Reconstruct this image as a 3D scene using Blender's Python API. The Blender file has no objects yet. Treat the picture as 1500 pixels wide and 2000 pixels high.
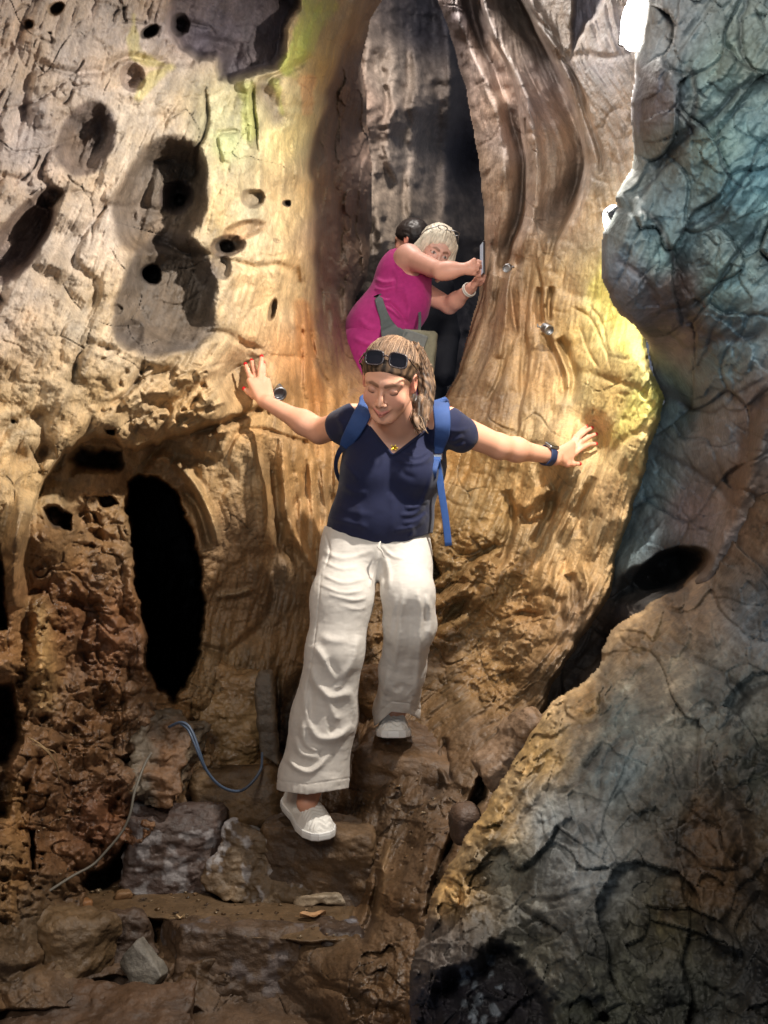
import bpy, bmesh, math, random
import numpy as np
from mathutils import Vector

S = bpy.context.scene
COL = S.collection
CAMZ = 1.5
FPX = 2000.0

# ------------------------------------------------------------------ camera
cam_d = bpy.data.cameras.new("camera")
cam = bpy.data.objects.new("camera", cam_d)
COL.objects.link(cam)
cam.location = (0, 0, CAMZ)
cam.rotation_euler = (math.radians(90), 0, 0)
cam_d.sensor_fit = 'VERTICAL'
cam_d.sensor_height = 36.0
cam_d.lens = 36.0
cam_d.clip_start = 0.05
cam_d.clip_end = 200
S.camera = cam

# ------------------------------------------------------------------ world (dim cave ambient) and exposure
w = bpy.data.worlds.new("World")
S.world = w
w.use_nodes = True
bgn = w.node_tree.nodes["Background"]
bgn.inputs[0].default_value = (0.62, 0.68, 0.86, 1)
bgn.inputs[1].default_value = 0.19
S.view_settings.view_transform = 'Standard'
S.view_settings.look = 'None'
S.view_settings.exposure = 0.0
S.view_settings.gamma = 1.0

def W(px, py, Y):
    return np.array([(px - 750.0) / FPX * Y, Y, CAMZ - (py - 1000.0) / FPX * Y])

def lamp(name, kind, loc, target, energy, color, **kw):
    d = bpy.data.lights.new(name, kind)
    d.energy = energy
    d.color = color
    for k, v in kw.items():
        setattr(d, k, v)
    o = bpy.data.objects.new(name, d)
    COL.objects.link(o)
    o.location = loc
    v = Vector(target) - Vector(loc)
    o.rotation_euler = v.to_track_quat('-Z', 'Y').to_euler()
    return o

KEY = W(1246, 36, 2.50)
lamp("key_floodlight_light", 'SPOT', KEY + np.array([-0.05, -0.03, -0.03]), (-0.4, 3.4, 1.0), 178, (1.0, 0.94, 0.85),
     spot_size=math.radians(165), spot_blend=0.9, shadow_soft_size=0.03)
# second small warm lamp tucked behind the blue rock
lamp("small_floodlight_light", 'SPOT', W(1206, 470, 2.62), W(1190, 640, 3.3), 2.4, (1.0, 0.95, 0.60),
     spot_size=math.radians(140), spot_blend=0.8, shadow_soft_size=0.03)
# unseen cool fill added behind the camera to lift the blue-green wall
lamp("cool_fill", 'SPOT', (0.1, -0.9, 1.75), W(1400, 560, 2.3), 165, (0.80, 0.92, 1.0), spot_size=math.radians(52), spot_blend=1.0, shadow_soft_size=0.25)
# unseen warm fill added behind the camera, high left, to open the shadows
lamp("warm_fill", 'AREA', (-0.9, -0.8, 3.2), (-0.5, 3.2, 1.0), 60, (1.0, 0.91, 0.80), shape='DISK', size=0.9)
# unseen fill added above the passage to brighten the alcove
lamp("passage_fill", 'AREA', W(760, -330, 4.9), W(790, 560, 5.3), 70, (1.0, 0.92, 0.84), shape='DISK', size=0.4)

# ------------------------------------------------------------------ noise
def _h(ix, iy, iz, seed):
    n = (ix.astype(np.uint32) * np.uint32(374761393) + iy.astype(np.uint32) * np.uint32(668265263)
         + iz.astype(np.uint32) * np.uint32(2147483647) + np.uint32((seed * 974634777) & 0xffffffff))
    n = (n ^ (n >> np.uint32(13))) * np.uint32(1274126177)
    n = n ^ (n >> np.uint32(16))
    return (n & np.uint32(0xffff)).astype(np.float32) / 65535.0

def vn3(x, y, z, seed=0):
    xi = np.floor(x); yi = np.floor(y); zi = np.floor(z)
    fx = (x - xi).astype(np.float32); fy = (y - yi).astype(np.float32); fz = (z - zi).astype(np.float32)
    xi = xi.astype(np.int64); yi = yi.astype(np.int64); zi = zi.astype(np.int64)
    fx = fx * fx * fx * (fx * (fx * 6 - 15) + 10); fy = fy * fy * fy * (fy * (fy * 6 - 15) + 10); fz = fz * fz * fz * (fz * (fz * 6 - 15) + 10)
    r = 0
    for dx in (0, 1):
        wx = fx if dx else 1 - fx
        for dy in (0, 1):
            wy = fy if dy else 1 - fy
            for dz in (0, 1):
                wz = fz if dz else 1 - fz
                r = r + wx * wy * wz * _h(xi + dx, yi + dy, zi + dz, seed)
    return r * 2 - 1

def fbm3(p, f, octv, seed=0, gain=0.5):
    r = 0; a = 1.0; t = 0
    for o in range(octv):
        k = f * 2.03 ** o
        r = r + a * vn3(p[:, 0] * k + 11.3 * o, p[:, 1] * k + 5.1 * o, p[:, 2] * k + 7.7 * o, seed + o)
        t += a; a *= gain
    return r / t

def vn2(x, y, seed=0):
    xi = np.floor(x); yi = np.floor(y)
    fx = (x - xi).astype(np.float32); fy = (y - yi).astype(np.float32)
    xi = xi.astype(np.int64); yi = yi.astype(np.int64); z = np.zeros_like(xi)
    fx = fx * fx * fx * (fx * (fx * 6 - 15) + 10); fy = fy * fy * fy * (fy * (fy * 6 - 15) + 10)
    a = _h(xi, yi, z, seed); b = _h(xi + 1, yi, z, seed); c = _h(xi, yi + 1, z, seed); d = _h(xi + 1, yi + 1, z, seed)
    return (a * (1 - fx) * (1 - fy) + b * fx * (1 - fy) + c * (1 - fx) * fy + d * fx * fy) * 2 - 1

def fbm2(x, y, wl, octv, seed=0, gain=0.5):
    r = 0; a = 1.0; t = 0
    for o in range(octv):
        k = 2.03 ** o / wl
        r = r + a * vn2(x * k + 13.7 * o, y * k + 3.1 * o, seed + o * 7)
        t += a; a *= gain
    return r / t

def worley2(X, Y, wl, seed=0, warp=.25):
    """cell noise: returns edge distance (0 at cell borders), facet height (random tilted planes), cell random"""
    x = X / wl + warp * vn2(X / wl * 1.7, Y / wl * 1.7, seed + 50); y = Y / wl + warp * vn2(X / wl * 1.7, Y / wl * 1.7, seed + 51)
    xi = np.floor(x).astype(np.int64); yi = np.floor(y).astype(np.int64); z = np.zeros_like(xi)
    f1 = np.full(X.shape, 9.0, np.float32); f2 = np.full(X.shape, 9.0, np.float32)
    fac = np.zeros(X.shape, np.float32); rnd = np.zeros(X.shape, np.float32)
    for i in (-1, 0, 1):
        for j in (-1, 0, 1):
            a = xi + i; b = yi + j
            dx = (x - (a + _h(a, b, z, seed))).astype(np.float32); dy = (y - (b + _h(a, b, z + 1, seed))).astype(np.float32)
            d = dx * dx + dy * dy
            r = _h(a, b, z + 2, seed); hh = (r - .5) + dx * (_h(a, b, z + 3, seed) - .5) * 1.6 + dy * (_h(a, b, z + 4, seed) - .5) * 1.6
            m = d < f1
            f2 = np.where(m, f1, np.minimum(f2, d)); f1 = np.where(m, d, f1)
            fac = np.where(m, hh, fac); rnd = np.where(m, r, rnd)
    return np.sqrt(f2) - np.sqrt(f1), fac, rnd

def sstep(a, b, x):
    t = np.clip((x - a) / (b - a), 0, 1)
    return t * t * (3 - 2 * t)

def srgb(*c):
    return tuple(((v / 255.0) / 12.92 if v / 255.0 <= 0.04045 else ((v / 255.0 + 0.055) / 1.055) ** 2.4) for v in c)

# ------------------------------------------------------------------ object helpers
def tag(o, label=None, cat=None, group=None, kind=None):
    if label: o['label'] = label
    if cat: o['category'] = cat
    if group: o['group'] = group
    if kind: o['kind'] = kind
    return o

def empty(name, loc, label, cat, group=None):
    o = bpy.data.objects.new(name, None)
    o.empty_display_size = 0.05
    COL.objects.link(o)
    o.location = loc
    return tag(o, label, cat, group)

def mesh_obj(name, V, F, mat, parent=None, cols=None, smooth=True):
    V = np.asarray(V, dtype=np.float32).reshape(-1, 3)
    if parent is not None:
        q = parent
        while q is not None:
            V = V - np.array(q.location, dtype=np.float32); q = q.parent
    me = bpy.data.meshes.new(name)
    F = [np.asarray(f, dtype=np.int32) for f in F] if isinstance(F, (list, tuple)) else F
    if isinstance(F, np.ndarray):
        n = F.shape[1]; nf = F.shape[0]
        flat = F.astype(np.int32).ravel()
        starts = np.arange(nf, dtype=np.int32) * n
    else:
        flat = np.concatenate(F) if len(F) else np.zeros(0, np.int32)
        ln = np.array([len(f) for f in F], dtype=np.int32)
        starts = np.concatenate([[0], np.cumsum(ln)[:-1]]).astype(np.int32)
        nf = len(F)
    me.vertices.add(len(V)); me.vertices.foreach_set('co', V.ravel())
    me.loops.add(len(flat)); me.loops.foreach_set('vertex_index', flat)
    me.polygons.add(nf); me.polygons.foreach_set('loop_start', starts)
    me.update(calc_edges=True)
    me.validate()
    if smooth:
        me.polygons.foreach_set('use_smooth', np.ones(len(me.polygons), dtype=bool))
    if cols is not None:
        a = me.color_attributes.new('tint', 'FLOAT_COLOR', 'POINT')
        c = np.ones((len(V), 4), dtype=np.float32)
        cols = np.asarray(cols, dtype=np.float32)
        c[:, :cols.shape[1]] = cols
        a.data.foreach_set('color', c.ravel())
    me.materials.append(mat)
    o = bpy.data.objects.new(name, me)
    COL.objects.link(o)
    if parent is not None:
        o.parent = parent
    return o

class MB:
    """collects simple shapes into one mesh"""
    def __init__(s): s.V = []; s.F = []; s.n = 0; s.C = []
    def add(s, V, F, c=None):
        V = np.asarray(V, float).reshape(-1, 3)
        s.V.append(V); s.F += [[i + s.n for i in f] for f in F]
        s.n += len(V)
        if c is not None: s.C.append(np.tile(np.array(c, float), (len(V), 1)))
    def tube(s, pts, rad, seg=8, c=None, cap=True, flat=1.0, up=None):
        pts = np.asarray(pts, float); n = len(pts)
        rad = np.full(n, rad) if np.isscalar(rad) else np.asarray(rad, float)
        T = np.gradient(pts, axis=0); T /= np.linalg.norm(T, axis=1)[:, None] + 1e-9
        u = np.array(up, float) if up is not None else (np.array([0, 0, 1.0]) if abs(T[0, 2]) < .9 else np.array([0, 1.0, 0]))
        V = []
        for i in range(n):
            a = np.cross(T[i], u); a /= np.linalg.norm(a) + 1e-9
            b = np.cross(a, T[i])
            if up is None: u = b
            for k in range(seg):
                t = 2 * math.pi * k / seg
                V.append(pts[i] + rad[i] * (math.cos(t) * a + math.sin(t) * b * flat))
        F = [[i * seg + k, i * seg + (k + 1) % seg, (i + 1) * seg + (k + 1) % seg, (i + 1) * seg + k] for i in range(n - 1) for k in range(seg)]
        if cap:
            F += [list(range(seg))[::-1], [(n - 1) * seg + k for k in range(seg)]]
        s.add(V, F, c)
    def box(s, c0, h, R=None, c=None):
        V = np.array([[x, y, z] for x in (-1, 1) for y in (-1, 1) for z in (-1, 1)], float) * np.array(h)
        if R is not None: V = V @ np.array(R).T
        s.add(V + np.array(c0), [[0, 1, 3, 2], [4, 6, 7, 5], [0, 4, 5, 1], [2, 3, 7, 6], [0, 2, 6, 4], [1, 5, 7, 3]], c)
    def build(s, name, mat, parent=None, smooth=True):
        return mesh_obj(name, np.concatenate(s.V), s.F, mat, parent, np.concatenate(s.C) if s.C else None, smooth)

def spline(pts, n=24):
    """Catmull-Rom through pts"""
    P = np.asarray(pts, float); P = np.vstack([2 * P[0] - P[1], P, 2 * P[-1] - P[-2]])
    out = []
    m = len(P) - 3
    for t in np.linspace(0, m - 1e-6, n):
        i = int(t); f = t - i
        a, b, c, d = P[i:i + 4]
        out.append(0.5 * ((2 * b) + (c - a) * f + (2 * a - 5 * b + 4 * c - d) * f ** 2 + (3 * b - 3 * c + d - a) * f ** 3))
    return np.array(out)

# ------------------------------------------------------------------ materials
def mat_new(name):
    m = bpy.data.materials.new(name)
    m.use_nodes = True
    nt = m.node_tree
    return m, nt, nt.nodes, nt.links, nt.nodes['Principled BSDF']

def rock_mat(name, rough=0.55, bump=0.35, var=0.35, fine=90.0, wet=0.0, speck=0.0):
    m, nt, N, L, B = mat_new(name)
    at = N.new('ShaderNodeAttribute'); at.attribute_name = 'tint'
    tc = N.new('ShaderNodeTexCoord')
    def noise(scale, det, rgh=0.6):
        n = N.new('ShaderNodeTexNoise'); n.inputs['Scale'].default_value = scale
        n.inputs['Detail'].default_value = det; n.inputs['Roughness'].default_value = rgh
        L.new(tc.outputs['Object'], n.inputs['Vector']); return n
    n1 = noise(14, 6, .65); n2 = noise(fine, 4, .65)
    # colour variation
    mr = N.new('ShaderNodeMapRange'); L.new(n1.outputs['Fac'], mr.inputs[0])
    mr.inputs[1].default_value = .3; mr.inputs[2].default_value = .7; mr.inputs[3].default_value = 1 - var; mr.inputs[4].default_value = 1 + var * .6
    mr2 = N.new('ShaderNodeMapRange'); L.new(n2.outputs['Fac'], mr2.inputs[0])
    mr2.inputs[1].default_value = .32; mr2.inputs[2].default_value = .68; mr2.inputs[3].default_value = .78; mr2.inputs[4].default_value = 1.15
    mu = N.new('ShaderNodeMath'); mu.operation = 'MULTIPLY'
    L.new(mr.outputs[0], mu.inputs[0]); L.new(mr2.outputs[0], mu.inputs[1])
    vm = N.new('ShaderNodeVectorMath'); vm.operation = 'SCALE'
    L.new(at.outputs['Color'], vm.inputs[0]); L.new(mu.outputs[0], vm.inputs['Scale'])
    L.new(vm.outputs[0], B.inputs['Base Color'])
    # roughness: alpha of the tint = wetness
    rr = N.new('ShaderNodeMapRange'); L.new(n1.outputs['Fac'], rr.inputs[0])
    rr.inputs[1].default_value = .35; rr.inputs[2].default_value = .65; rr.inputs[3].default_value = rough - .12 - wet; rr.inputs[4].default_value = rough + .15
    sb = N.new('ShaderNodeMath'); sb.operation = 'SUBTRACT'; sb.use_clamp = True
    wt = N.new('ShaderNodeMath'); wt.operation = 'MULTIPLY'; wt.inputs[1].default_value = 0.52
    L.new(at.outputs['Alpha'], wt.inputs[0])
    L.new(rr.outputs[0], sb.inputs[0]); L.new(wt.outputs[0], sb.inputs[1])
    mx = N.new('ShaderNodeMath'); mx.operation = 'MAXIMUM'; mx.inputs[1].default_value = .2
    L.new(sb.outputs[0], mx.inputs[0]); L.new(mx.outputs[0], B.inputs['Roughness'])
    B.inputs['Specular IOR Level'].default_value = 0.5
    b1 = N.new('ShaderNodeBump'); b1.inputs['Strength'].default_value = bump; b1.inputs['Distance'].default_value = 0.006
    b2 = N.new('ShaderNodeBump'); b2.inputs['Strength'].default_value = bump; b2.inputs['Distance'].default_value = 0.02
    n3 = noise(36, 5, .7)
    L.new(n2.outputs['Fac'], b1.inputs['Height']); L.new(n3.outputs['Fac'], b2.inputs['Height'])
    L.new(b1.outputs[0], b2.inputs['Normal']); L.new(b2.outputs[0], B.inputs['Normal'])
    return m

def plain(name, col, rough=.5, metal=0.0, spec=.5, bump=0.0, bscale=200.0, var=0.0, attr=False, sheen=0.0, sss=0.0, emit=None, coat=0.0):
    m, nt, N, L, B = mat_new(name)
    B.inputs['Base Color'].default_value = (*col, 1)
    B.inputs['Roughness'].default_value = rough
    B.inputs['Metallic'].default_value = metal
    B.inputs['Specular IOR Level'].default_value = spec
    if coat: B.inputs['Coat Weight'].default_value = coat
    tc = N.new('ShaderNodeTexCoord')
    n = N.new('ShaderNodeTexNoise'); n.inputs['Scale'].default_value = bscale; n.inputs['Detail'].default_value = 4
    L.new(tc.outputs['Object'], n.inputs['Vector'])
    if bump:
        b = N.new('ShaderNodeBump'); b.inputs['Strength'].default_value = bump; b.inputs['Distance'].default_value = .002
        L.new(n.outputs['Fac'], b.inputs['Height']); L.new(b.outputs[0], B.inputs['Normal'])
    src = None
    if attr:
        at = N.new('ShaderNodeAttribute'); at.attribute_name = 'tint'; src = at.outputs['Color']
    if var or attr:
        n2 = N.new('ShaderNodeTexNoise'); n2.inputs['Scale'].default_value = bscale * .12; n2.inputs['Detail'].default_value = 5
        L.new(tc.outputs['Object'], n2.inputs['Vector'])
        mr = N.new('ShaderNodeMapRange'); L.new(n2.outputs['Fac'], mr.inputs[0])
        mr.inputs[1].default_value = .3; mr.inputs[2].default_value = .7; mr.inputs[3].default_value = 1 - var; mr.inputs[4].default_value = 1 + var * .5
        vm = N.new('ShaderNodeVectorMath'); vm.operation = 'SCALE'
        if src is not None: L.new(src, vm.inputs[0])
        else: vm.inputs[0].default_value = col
        L.new(mr.outputs[0], vm.inputs['Scale']); L.new(vm.outputs[0], B.inputs['Base Color'])
    if sheen: B.inputs['Sheen Weight'].default_value = sheen
    if sss:
        B.inputs['Subsurface Weight'].default_value = sss
        B.inputs['Subsurface Radius'].default_value = (.012, .005, .003)
        B.inputs['Subsurface Scale'].default_value = 1.0
    if emit:
        B.inputs['Emission Color'].default_value = (*emit[0], 1); B.inputs['Emission Strength'].default_value = emit[1]
    return m
# ------------------------------------------------------------------ cave sheets: rock surfaces built at their own distances
def seg_dist(X, Y, pts, closed=False):
    """distance to polyline and parameter (0..1) along it"""
    P = np.asarray(pts, float)
    n = len(P) if closed else len(P) - 1
    best = np.full(X.shape, 1e9, np.float32); par = np.zeros(X.shape, np.float32)
    for i in range(n):
        a = P[i]; b = P[(i + 1) % len(P)]
        d = b - a; l2 = d @ d + 1e-9
        t = np.clip(((X - a[0]) * d[0] + (Y - a[1]) * d[1]) / l2, 0, 1)
        q = np.hypot(X - a[0] - t * d[0], Y - a[1] - t * d[1])
        m = q < best
        best[m] = q[m]; par[m] = ((i + t) / n)[m]
    return best, par

def poly_sd(X, Y, pts):
    """signed distance, positive inside"""
    d, _ = seg_dist(X, Y, pts, True)
    P = np.asarray(pts, float)
    ins = np.zeros(X.shape, bool)
    j = len(P) - 1
    for i in range(len(P)):
        xi, yi = P[i]; xj, yj = P[j]
        if yi != yj:
            c = ((yi > Y) != (yj > Y)) & (X < (xj - xi) * (Y - yi) / (yj - yi) + xi)
            ins ^= c
        j = i
    return np.where(ins, d, -d)

def rbf(ctrl, X, Y, smooth=0.02):
    """linear radial basis through (px,py,values...)"""
    C = np.array(ctrl, float); P = C[:, :2] / 1000.0; Vv = C[:, 2:]
    n = len(P)
    D = np.hypot(P[:, None, 0] - P[None, :, 0], P[:, None, 1] - P[None, :, 1])
    A = np.zeros((n + 1, n + 1)); A[:n, :n] = -np.sqrt(D ** 2 + smooth ** 2) ; A[:n, n] = 1; A[n, :n] = 1
    A[:n, :n] += np.eye(n) * 1e-3
    sol = np.linalg.solve(A, np.vstack([Vv, np.zeros((1, Vv.shape[1]))]))
    out = np.zeros((X.size, Vv.shape[1]), np.float32)
    x = (X / 1000.0).ravel(); y = (Y / 1000.0).ravel()
    for s in range(0, X.size, 60000):
        d = np.sqrt((x[s:s + 60000, None] - P[None, :, 0]) ** 2 + (y[s:s + 60000, None] - P[None, :, 1]) ** 2 + smooth ** 2)
        out[s:s + 60000] = -d @ sol[:n] + sol[n]
    return out.reshape(X.shape + (Vv.shape[1],))

def idw(ctrl, X, Y, p=3.0):
    C = np.array(ctrl, float)
    out = np.zeros((X.size, C.shape[1] - 2), np.float32)
    x = X.ravel(); y = Y.ravel()
    for s in range(0, X.size, 60000):
        d2 = (x[s:s + 60000, None] - C[None, :, 0]) ** 2 + (y[s:s + 60000, None] - C[None, :, 1]) ** 2 + 400.0
        wt = d2 ** (-p / 2)
        out[s:s + 60000] = (wt @ C[:, 2:]) / wt.sum(1, keepdims=True)
    return out.reshape(X.shape + (C.shape[1] - 2,))

def bil(img, r, c):
    h, w_ = img.shape
    r = np.clip(r, 0, h - 1.001); c = np.clip(c, 0, w_ - 1.001)
    r0 = r.astype(np.int32); c0 = c.astype(np.int32); fr = r - r0; fc = c - c0
    return (img[r0, c0] * (1 - fr) * (1 - fc) + img[r0, c0 + 1] * (1 - fr) * fc + img[r0 + 1, c0] * fr * (1 - fc) + img[r0 + 1, c0 + 1] * fr * fc)

def lic(noise, vx, vy, steps, ds=1.0):
    """smear noise along the flow (vx,vy): gives the fibrous grain of the rock"""
    h, w_ = noise.shape
    R, C = np.mgrid[0:h, 0:w_].astype(np.float32)
    acc = noise.copy(); tot = 1.0
    for sgn in (1, -1):
        r = R.copy(); c = C.copy()
        for k in range(steps):
            ri = np.clip(r.astype(np.int32), 0, h - 1); ci = np.clip(c.astype(np.int32), 0, w_ - 1)
            r += sgn * ds * vy[ri, ci]; c += sgn * ds * vx[ri, ci]
            wt = 1 - (k + 1) / (steps + 1.0)
            acc += wt * bil(noise, r, c); tot += wt
    acc /= tot
    acc -= acc.mean(); acc /= acc.std() + 1e-9
    return acc

def ellpit(X, Y, cx, cy, rx, ry, ang, wob=0.18, seed=3):
    a = math.radians(ang)
    u = (X - cx) * math.cos(a) + (Y - cy) * math.sin(a); v = -(X - cx) * math.sin(a) + (Y - cy) * math.cos(a)
    q = np.hypot(u / rx, v / ry)
    if wob:
        q = q * (1 + wob * fbm2(X, Y, max(rx, ry) * .9, 3, seed))
    return q

class Sheet:
    def __init__(s, x0, x1, y0, y1, step, depth, colors, flow):
        xs = np.arange(x0, x1 + 1, step, dtype=np.float32); ys = np.arange(y0, y1 + 1, step, dtype=np.float32)
        s.X, s.Y = np.meshgrid(xs, ys); s.step = step
        s.D = rbf(depth, s.X, s.Y)[..., 0].astype(np.float32)
        s.C = idw(colors, s.X, s.Y, 3.2)
        fl = idw(flow, s.X, s.Y, 2.5)[..., 0]
        fl = fl + 14 * fbm2(s.X, s.Y, 160, 3, 5)
        a = np.radians(fl)                      # angle from vertical
        s.vx = np.sin(a).astype(np.float32); s.vy = np.cos(a).astype(np.float32)
        s.keep = np.ones(s.X.shape, bool)
        s.dark = np.ones(s.X.shape, np.float32)
    def pit(s, cx, cy, rx, ry, ang, depth, sharp=0.5, tint=None, tw=0.6, wob=.18, seed=3, lip=0.0):
        q = ellpit(s.X, s.Y, cx, cy, rx, ry, ang, wob, seed)
        prof = 1 - sstep(1 - sharp, 1.0, q)
        s.D += depth * prof
        if lip: s.D -= lip * np.exp(-((q - 1.1) / .12) ** 2)
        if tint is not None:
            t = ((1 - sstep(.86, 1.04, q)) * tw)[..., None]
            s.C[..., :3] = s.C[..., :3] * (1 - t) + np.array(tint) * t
    def hole(s, pts, depth, soft=10, tint=None, tw=.9, rag=5, seed=9):
        d = poly_sd(s.X, s.Y, pts) + rag * fbm2(s.X, s.Y, 26, 3, seed)
        prof = sstep(-1, soft, d)
        s.D += depth * prof
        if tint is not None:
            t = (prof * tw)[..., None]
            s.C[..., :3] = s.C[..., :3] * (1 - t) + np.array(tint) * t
        return prof
    def stroke(s, pts, amp, w, skew=0.0, taper=True, wig=0, tint=None, tw=.5):
        """amp>0 cuts a groove, <0 raises a ridge; w = half width in photo px"""
        P = np.asarray(pts, float)
        x0, y0 = P.min(0) - w * 4; x1, y1 = P.max(0) + w * 4
        st = s.step; X0 = s.X[0, 0]; Y0 = s.Y[0, 0]
        c0 = max(0, int((x0 - X0) / st)); c1 = min(s.X.shape[1], int((x1 - X0) / st) + 1)
        r0 = max(0, int((y0 - Y0) / st)); r1 = min(s.X.shape[0], int((y1 - Y0) / st) + 1)
        if c1 <= c0 or r1 <= r0: return
        X = s.X[r0:r1, c0:c1]; Y = s.Y[r0:r1, c0:c1]
        if len(P) > 2: P = spline(P, len(P) * 5)
        if wig:
            X = X + wig * (.6 * vn2(X / 50.0, Y / 50.0, 71) + .25 * vn2(X / 16.0, Y / 16.0, 73)); Y = Y + wig * (.6 * vn2(X / 50.0, Y / 50.0, 72) + .25 * vn2(X / 16.0, Y / 16.0, 74))
        d, t = seg_dist(X, Y, P)
        g = np.exp(-(d / w) ** 2)
        if taper: g = g * np.clip(np.minimum(t, 1 - t) * 6, 0, 1) ** .6
        s.D[r0:r1, c0:c1] += amp * g
        if tint is not None:
            q = (g * tw)[..., None]
            s.C[r0:r1, c0:c1, :3] = s.C[r0:r1, c0:c1, :3] * (1 - q) + np.array(tint) * q
    def paint(s, pts, col, w, strength=1.0, rag=12, seed=31, wl=40):
        """a patch of differently coloured rock: polygon or line of half width w"""
        if len(pts) > 2 and w == 0:
            d = poly_sd(s.X, s.Y, pts) + rag * fbm2(s.X, s.Y, wl, 4, seed)
            t = sstep(-rag, rag, d)
        else:
            d, _ = seg_dist(s.X, s.Y, pts); d = d + rag * fbm2(s.X, s.Y, wl, 4, seed)
            t = 1 - sstep(w * .4, w, d)
        t = (t * strength)[..., None]
        s.C[..., :3] = s.C[..., :3] * (1 - t) + np.array(col) * t
    def fold(s, pts, A, L, wdt=7, y0=None, y1=None):
        """curtain fold: crest line pts (monotonic in py); the rock drops back to its left and comes forward again"""
        P = spline(pts, 60); P = P[np.argsort(P[:, 1])]
        xc = np.interp(s.Y, P[:, 1], P[:, 0]) + 3 * vn2(s.Y / 40.0, s.Y * 0 + 5, 77)
        u = xc - s.X
        env = sstep(P[0, 1] - 30, P[0, 1] + 30, s.Y) * (1 - sstep(P[-1, 1] - 90, P[-1, 1] + 10, s.Y))
        s.D += env * A * sstep(-2, wdt, u) * np.exp(-np.clip(u, 0, 9999) / L)
        s.D -= env * A * .25 * np.exp(-((u + 14) / 14) ** 2)
    def edge(s, d, w, scale, slope=.02, ext=8):
        """d = signed distance (inside +): round the rim back and drop what is outside"""
        t = np.clip(d / w, 0, 1)
        s.D += scale * (1 - np.sqrt(np.clip(1 - (1 - t) ** 2, 0, 1)))
        s.D += np.where(d < 0, (-d) * slope, 0)
        s.keep &= d > -ext
    def world(s):
        x = (s.X - 750) / FPX * s.D; z = CAMZ - (s.Y - 1000) / FPX * s.D
        return np.stack([x, s.D, z], -1)
    def build(s, name, mat, sel=None):
        keep = s.keep if sel is None else (s.keep & sel)
        q = s.keep[:-1, :-1] & s.keep[1:, :-1] & s.keep[:-1, 1:] & s.keep[1:, 1:]
        if sel is not None: q &= sel[:-1, :-1]
        h, w_ = s.X.shape
        idx = np.arange(h * w_).reshape(h, w_)
        r, c = np.nonzero(q)
        F = np.stack([idx[r, c], idx[r + 1, c], idx[r + 1, c + 1], idx[r, c + 1]], 1)
        used = np.unique(F); mp = np.full(h * w_, -1, np.int64); mp[used] = np.arange(len(used))
        V = s.world().reshape(-1, 3)[used]
        Cc = s.C.reshape(-1, s.C.shape[-1])[used]
        o = mesh_obj(name, V, mp[F], mat, cols=np.clip(Cc, 0.0, 1))
        o['kind'] = 'structure'
        return o

def region(X, Y, pts, soft, rag=10, seed=2):
    d = poly_sd(X, Y, pts) + rag * fbm2(X, Y, 60, 3, seed)
    return sstep(-soft, soft, d)
# ------------------------------------------------------------------ the cave
M_ROCK = rock_mat('cave_limestone', rough=.62, bump=.45, var=.30)
M_DARKROCK = rock_mat('dark_wall_limestone', rough=.66, bump=.35, var=.40, fine=70)

def Zd(z, py):                                   # depth of a floor point of height z seen at py
    return (CAMZ - z) * FPX / (py - 1000.0)

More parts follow.
